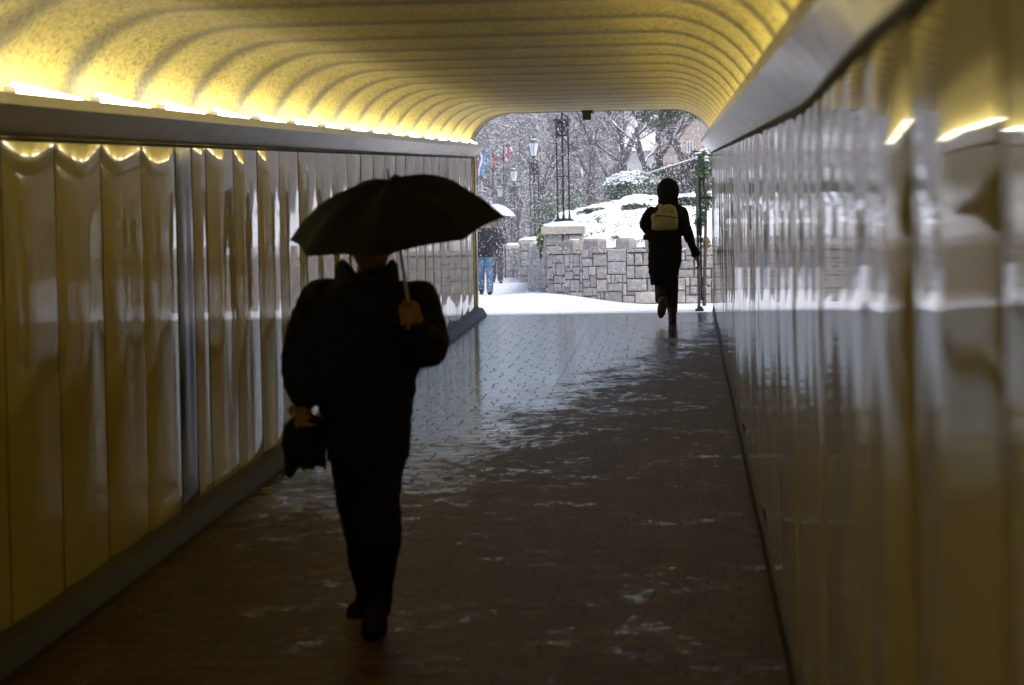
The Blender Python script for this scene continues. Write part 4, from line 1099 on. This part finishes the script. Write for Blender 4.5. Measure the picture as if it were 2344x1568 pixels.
# ---- hooded walker at the mouth
YW = 24.35; UW = YW / F
def W(px, py, dy=0): return P(px, py, YW + dy)
wo_ = thing('person', 'person in dark hooded coat with pale backpack walking out into the snow', 'person', Vector((W(1536, 738).x, YW, fl(YW))))
b = MB(); hc = W(1529, 440)
b.ell(hc, (.075, .09, .11)); b.ell(hc + Vector((0, .09, -.01)), (.012, .018, .02)); b.capsule(hc, W(1529, 482), .05, .06)
for s_ in (-1, 1): b.ell(hc + Vector((s_ * .074, 0, -.01)), (.01, .02, .03)); b.ell(hc + Vector((s_ * .03, .082, .012)), (.012, .01, .008))
b.capsule(hc + Vector((-.02, .086, -.05)), hc + Vector((.02, .086, -.05)), .007)
b.loft([(W(1524, 610), .13, .10), (W(1524, 560), .12, .09), (W(1526, 500), .15, .10), (W(1527, 480), .12, .08)])
b.chain([(W(1494, 488), .05), (W(1474, 512, .02), .04), (W(1488, 530, .22), .03)])
b.chain([(W(1560, 490), .05), (W(1578, 545, 0), .04), (W(1593, 582, -.02), .028)])
b.chain([(W(1536, 610), .075), (W(1537, 660, .05), .055), (W(1538, 712), .038)])
b.chain([(W(1514, 610), .075), (W(1514, 660, .02), .055), (W(1515, 690, -.30), .038)])
hand(b, W(1593, 582, -.02), W(1597, 594, -.02), (.25, .1, -1), (-.9, .3, -.1), .35, .95, -1)
hand(b, W(1488, 530, .22), W(1492, 528, .30), (.2, 1, .1), (1, 0, 0), 1.0, .9, -1)
b.build('body', M_skin, wo_, voxel=.006, sm=2)
c = MB()
c.ell(hc + Vector((0, -.01, .012)), (.128, .13, .148)); c.ell(hc + Vector((.0, .0, -.10)), (.118, .115, .085)); c.capsule(W(1529, 462), W(1529, 480), .10, .12)
c.build('hood', M_black, wo_, voxel=.01, sm=4)
c = MB()
rr_ = [(652, 1489, 1545, .13), (630, 1487, 1553, .15), (600, 1485, 1559, .16), (570, 1482, 1562, .15), (545, 1484, 1560, .14), (520, 1490, 1562, .14), (495, 1484, 1571, .14), (478, 1492, 1566, .12), (466, 1508, 1552, .09)]
c.loft([(W((a + b2) / 2, y_), (b2 - a) / 2 * UW, ry) for y_, a, b2, ry in rr_], 26)
c.chain([(W(1493, 487), .072), (W(1477, 508, .0), .064), (W(1474, 516, .05), .058), (W(1486, 530, .2), .045)])
c.chain([(W(1560, 487), .070), (W(1572, 522), .062), (W(1580, 550), .055), (W(1592, 580, -.02), .046)])
c.loft([(W(1482, 549), .05, .08), (W(1482, 541), .045, .08), (W(1494, 528), .05, .06)], 12)
c.tube([W(1589, 572, -.02), W(1595, 585, -.02)], [.05, .055], 12)
c.build('coat', M_black, wo_, voxel=.009, sm=3, wob=.02)
c = MB()
c.chain([(W(1536, 620), .085), (W(1538, 665, .03), .075), (W(1539, 712), .058)])
c.chain([(W(1512, 620), .085), (W(1513, 660, .02), .072), (W(1512, 684, -.22), .062)])
c.build('trousers', mat('teal_trousers', (.012, .018, .022), .8, var=.3), wo_, voxel=.009, sm=3)
M_bshoe = mat('brown_shoe', (.09, .05, .04), .6, var=.3, scale=20)
c = MB(); p = W(1539, 716); c.loft([(Vector((p.x, YW + .04, fl(YW) + .002)), .048, .14), (Vector((p.x, YW + .04, fl(YW) + .04)), .047, .138), (Vector((p.x, YW + .0, fl(YW) + .09)), .045, .09), (Vector((p.x, YW - .02, fl(YW) + .16)), .048, .055)]); c.build('shoe', M_bshoe, wo_, voxel=.007, sm=3)
c = MB(); tl_ = Matrix.Rotation(math.radians(-14), 3, 'X') @ Matrix.Rotation(math.radians(10), 3, 'Y')
p = W(1516, 704, -.36); c.ell(p, (.052, .045, .125), m=tl_); c.ell(p + Vector((.004, -.012, .065)), (.040, .035, .05), m=tl_); c.ell(p + Vector((.0, .07, .05)), (.045, .06, .06)); c.build('shoe', M_bshoe, wo_, voxel=.007, sm=2)
bp_ = thing('backpack', 'small cream backpack on the back of the hooded person', 'backpack', W(1522, 500, -.2))
M_bag = mat('cream_canvas', (.42, .43, .41), .8, var=.3, scale=9, bump=.4)
c = MB()
c.loft([(W(1522, 527, -.19), .135, .055), (W(1522, 520, -.20), .150, .075), (W(1523, 500, -.20), .140, .08), (W(1526, 485, -.19), .120, .07), (W(1529, 472, -.18), .07, .05), (W(1530, 468, -.17), .03, .03)], 20); c.build('sack', M_bag, bp_, voxel=.008, sm=3)
c = MB(); c.capsule(W(1510, 487, -.24), W(1513, 472, -.20), .028, .024); c.ell(W(1531, 481, -.24), (.060, .035, .055)); c.build('flap', mat('worn_cream', (.38, .39, .37), .8, var=.3, scale=30), bp_, voxel=.006, sm=2)
c = MB(); c.ell(W(1497, 500, -.17), (.035, .05, .055)); c.build('side_pocket', M_bag, bp_, voxel=.006, sm=1)
c = MB(); c.tube([W(1499, 494, -.265), W(1512, 494, -.285), W(1530, 495, -.288), W(1548, 499, -.25)], .005, 6); c.build('zip', M_black, bp_)
for s_, xs_ in ((-1, (1508, 1500)), (1, (1545, 1552))):
    c = MB(); c.tube([W(xs_[0], 475, -.13), W(xs_[0], 468, .0), W(xs_[1], 476, .12)], .014, 6, sq=.4); c.build('strap', M_bag, bp_)

# ---- two people further along the path
def walker(label, px, Y, coatm, trm, shoem, stride, hgt=1.72, arm=0, flipd=-1):
    X = gx(px, Y); g = gz(Y); o = Vector((X, Y, g)); k = hgt / 1.72
    t = thing('person', label, 'person', o)
    V = lambda x, y_, z: o + Vector((x, y_, z)) * k
    b = MB(); hc = V(0, 0, 1.60)
    b.ell(hc, (.075, .092, .11)); b.ell(hc + Vector((0, -.09, -.01)), (.012, .02, .02)); b.capsule(hc, V(0, 0, 1.42), .05, .06)
    for s_ in (-1, 1): b.ell(hc + Vector((s_ * .074, 0, -.01)), (.01, .02, .03))
    b.loft([(V(0, 0, .9), .14, .1), (V(0, 0, 1.1), .13, .1), (V(0, 0, 1.35), .17, .1), (V(0, 0, 1.44), .1, .07)])
    b.chain([(V(.09, 0, .9), .075), (V(.10, -stride * .4, .5), .055), (V(.10, -stride, .09), .038)]); b.chain([(V(-.09, 0, .9), .075), (V(-.10, 0, .5), .055), (V(-.11, stride, .12), .038)])
    hands = [(V(.24, -.10, 1.05), V(.27, -.28, 1.15)) if arm else (V(.27, .05, 1.12), V(.24, -.06, .88)), (V(-.26, .04, 1.12), V(-.25, -.02, .86))]
    for s_, (el_, wr) in zip((1, -1), hands):
        b.chain([(V(s_ * .19, 0, 1.38), .05), (el_, .04), (wr, .028)]); hand(b, wr, wr + (wr - el_).normalized() * .03, (wr - el_), (-s_, 0, .1), .7, .9, 1)
    b.build('body', M_skin, t, voxel=.008, sm=1)
    c = MB(); c.loft([(V(0, 0, .84), .185, .14), (V(0, 0, 1.0), .18, .15), (V(0, 0, 1.25), .2, .15), (V(0, 0, 1.4), .18, .12), (V(0, 0, 1.47), .09, .08)])
    for s_, (el_, wr) in zip((1, -1), hands): c.chain([(V(s_ * .19, 0, 1.38), .075), (el_, .062), (wr, .045)])
    c.build('coat', coatm, t, voxel=.012, sm=2)
    c = MB(); c.loft([(V(0, 0, .80), .17, .12), (V(0, 0, .95), .16, .12)]); c.chain([(V(.085, 0, .85), .10), (V(.10, -stride * .4, .5), .085), (V(.10, -stride, .10), .075)]); c.chain([(V(-.085, 0, .85), .10), (V(-.10, 0, .5), .085), (V(-.11, stride, .13), .072)])
    c.build('trousers', trm, t, voxel=.012, sm=2)
    for s_, yy_, zz in ((1, -stride, 0), (-1, stride, .03)):
        c = MB(); q = V(s_ * .105, yy_, zz); c.loft([(q + Vector((0, -.05, .0)), .045, .13), (q + Vector((0, -.05, .05)), .044, .125), (q + Vector((0, 0, .10)), .045, .06)]); c.build('shoe', shoem, t, voxel=.01, sm=2)
    c = MB(); c.ell(hc + Vector((0, .02, .03)), (.084, .095, .10)); c.build('hair', M_hair, t, voxel=.012, sm=1)
    return o
M_jean = mat('blue_jeans', (.05, .11, .20), .8, var=.35, scale=7)
walker('person in blue jeans and dark jacket walking outside beside the left wall end', 1111, 47.5, M_black, M_jean, M_shoe, .16)
o2 = walker('person all in dark clothes holding the pale umbrella, behind the one in jeans', 1137, 57, mat('charcoal', (.03, .028, .035), .8, var=.3), mat('charcoal', (.03, .028, .035), .8), M_shoe, .12, arm=1)
uc2 = P(1137, 490, 56.9); ax2 = Vector((.12, -.05, 1)).normalized(); u2 = thing('umbrella', 'pale blue white umbrella above the distant person in dark clothes', 'umbrella', uc2)
f1 = (Vector((1, 0, 0)) - ax2 * ax2.x).normalized(); f2 = ax2.cross(f1)
for nm_, dz_, mm_ in (('canopy', 0, mat('pale_umbrella', (.62, .68, .80), .6, var=.06)),):
    c = MB(); vs = [uc2 + ax2 * .26]; NA = 32
    for j in range(1, 9):
        for i in range(NA):
            a_ = 2 * math.pi * i / NA; fr = (i / 4) % 1; sg = math.sin(math.pi * fr); q = j / 8; vs.append(uc2 + (f1 * math.cos(a_) + f2 * math.sin(a_)) * .50 * q * (1 - .06 * sg * q) + ax2 * .26 * (1 - q ** 2))
    fs = [(0, 1 + i, 1 + (i + 1) % NA) for i in range(NA)] + [(1 + j * NA + i, 1 + (j + 1) * NA + i, 1 + (j + 1) * NA + (i + 1) % NA, 1 + j * NA + (i + 1) % NA) for j in range(7) for i in range(NA)]
    c.add(vs, fs); c.add([Vector(v) - ax2 * .003 for v in vs], [tuple(reversed(f_)) for f_ in fs]); c.build(nm_, mm_, u2, smooth=False)
c = MB(); c.tube([uc2 + ax2 * .30, uc2, o2 + Vector((.27, -.30, 1.15))], .008, 6); c.build('shaft', MATS['umbrella_metal'], u2)

# ---------------------------------------------------------------- snowy air
mb = MB(); mb.box((-75, -9, -3), (70, 190, 42))
hz = mb.build('haze', M_gap)
hm = bpy.data.materials.new('snowy_air'); hm.use_nodes = True; hn = hm.node_tree; hn.nodes.remove(hn.nodes['Principled BSDF'])
pv = hn.nodes.new('ShaderNodeVolumePrincipled'); pv.inputs['Color'].default_value = (.85, .86, .95, 1); pv.inputs['Density'].default_value = .0026
hn.links.new(pv.outputs[0], hn.nodes['Material Output'].inputs['Volume'])
hz.data.materials.clear(); hz.data.materials.append(hm); hz['kind'] = 'stuff'; hz['label'] = 'thin snowy haze in the winter air'; hz['category'] = 'haze'
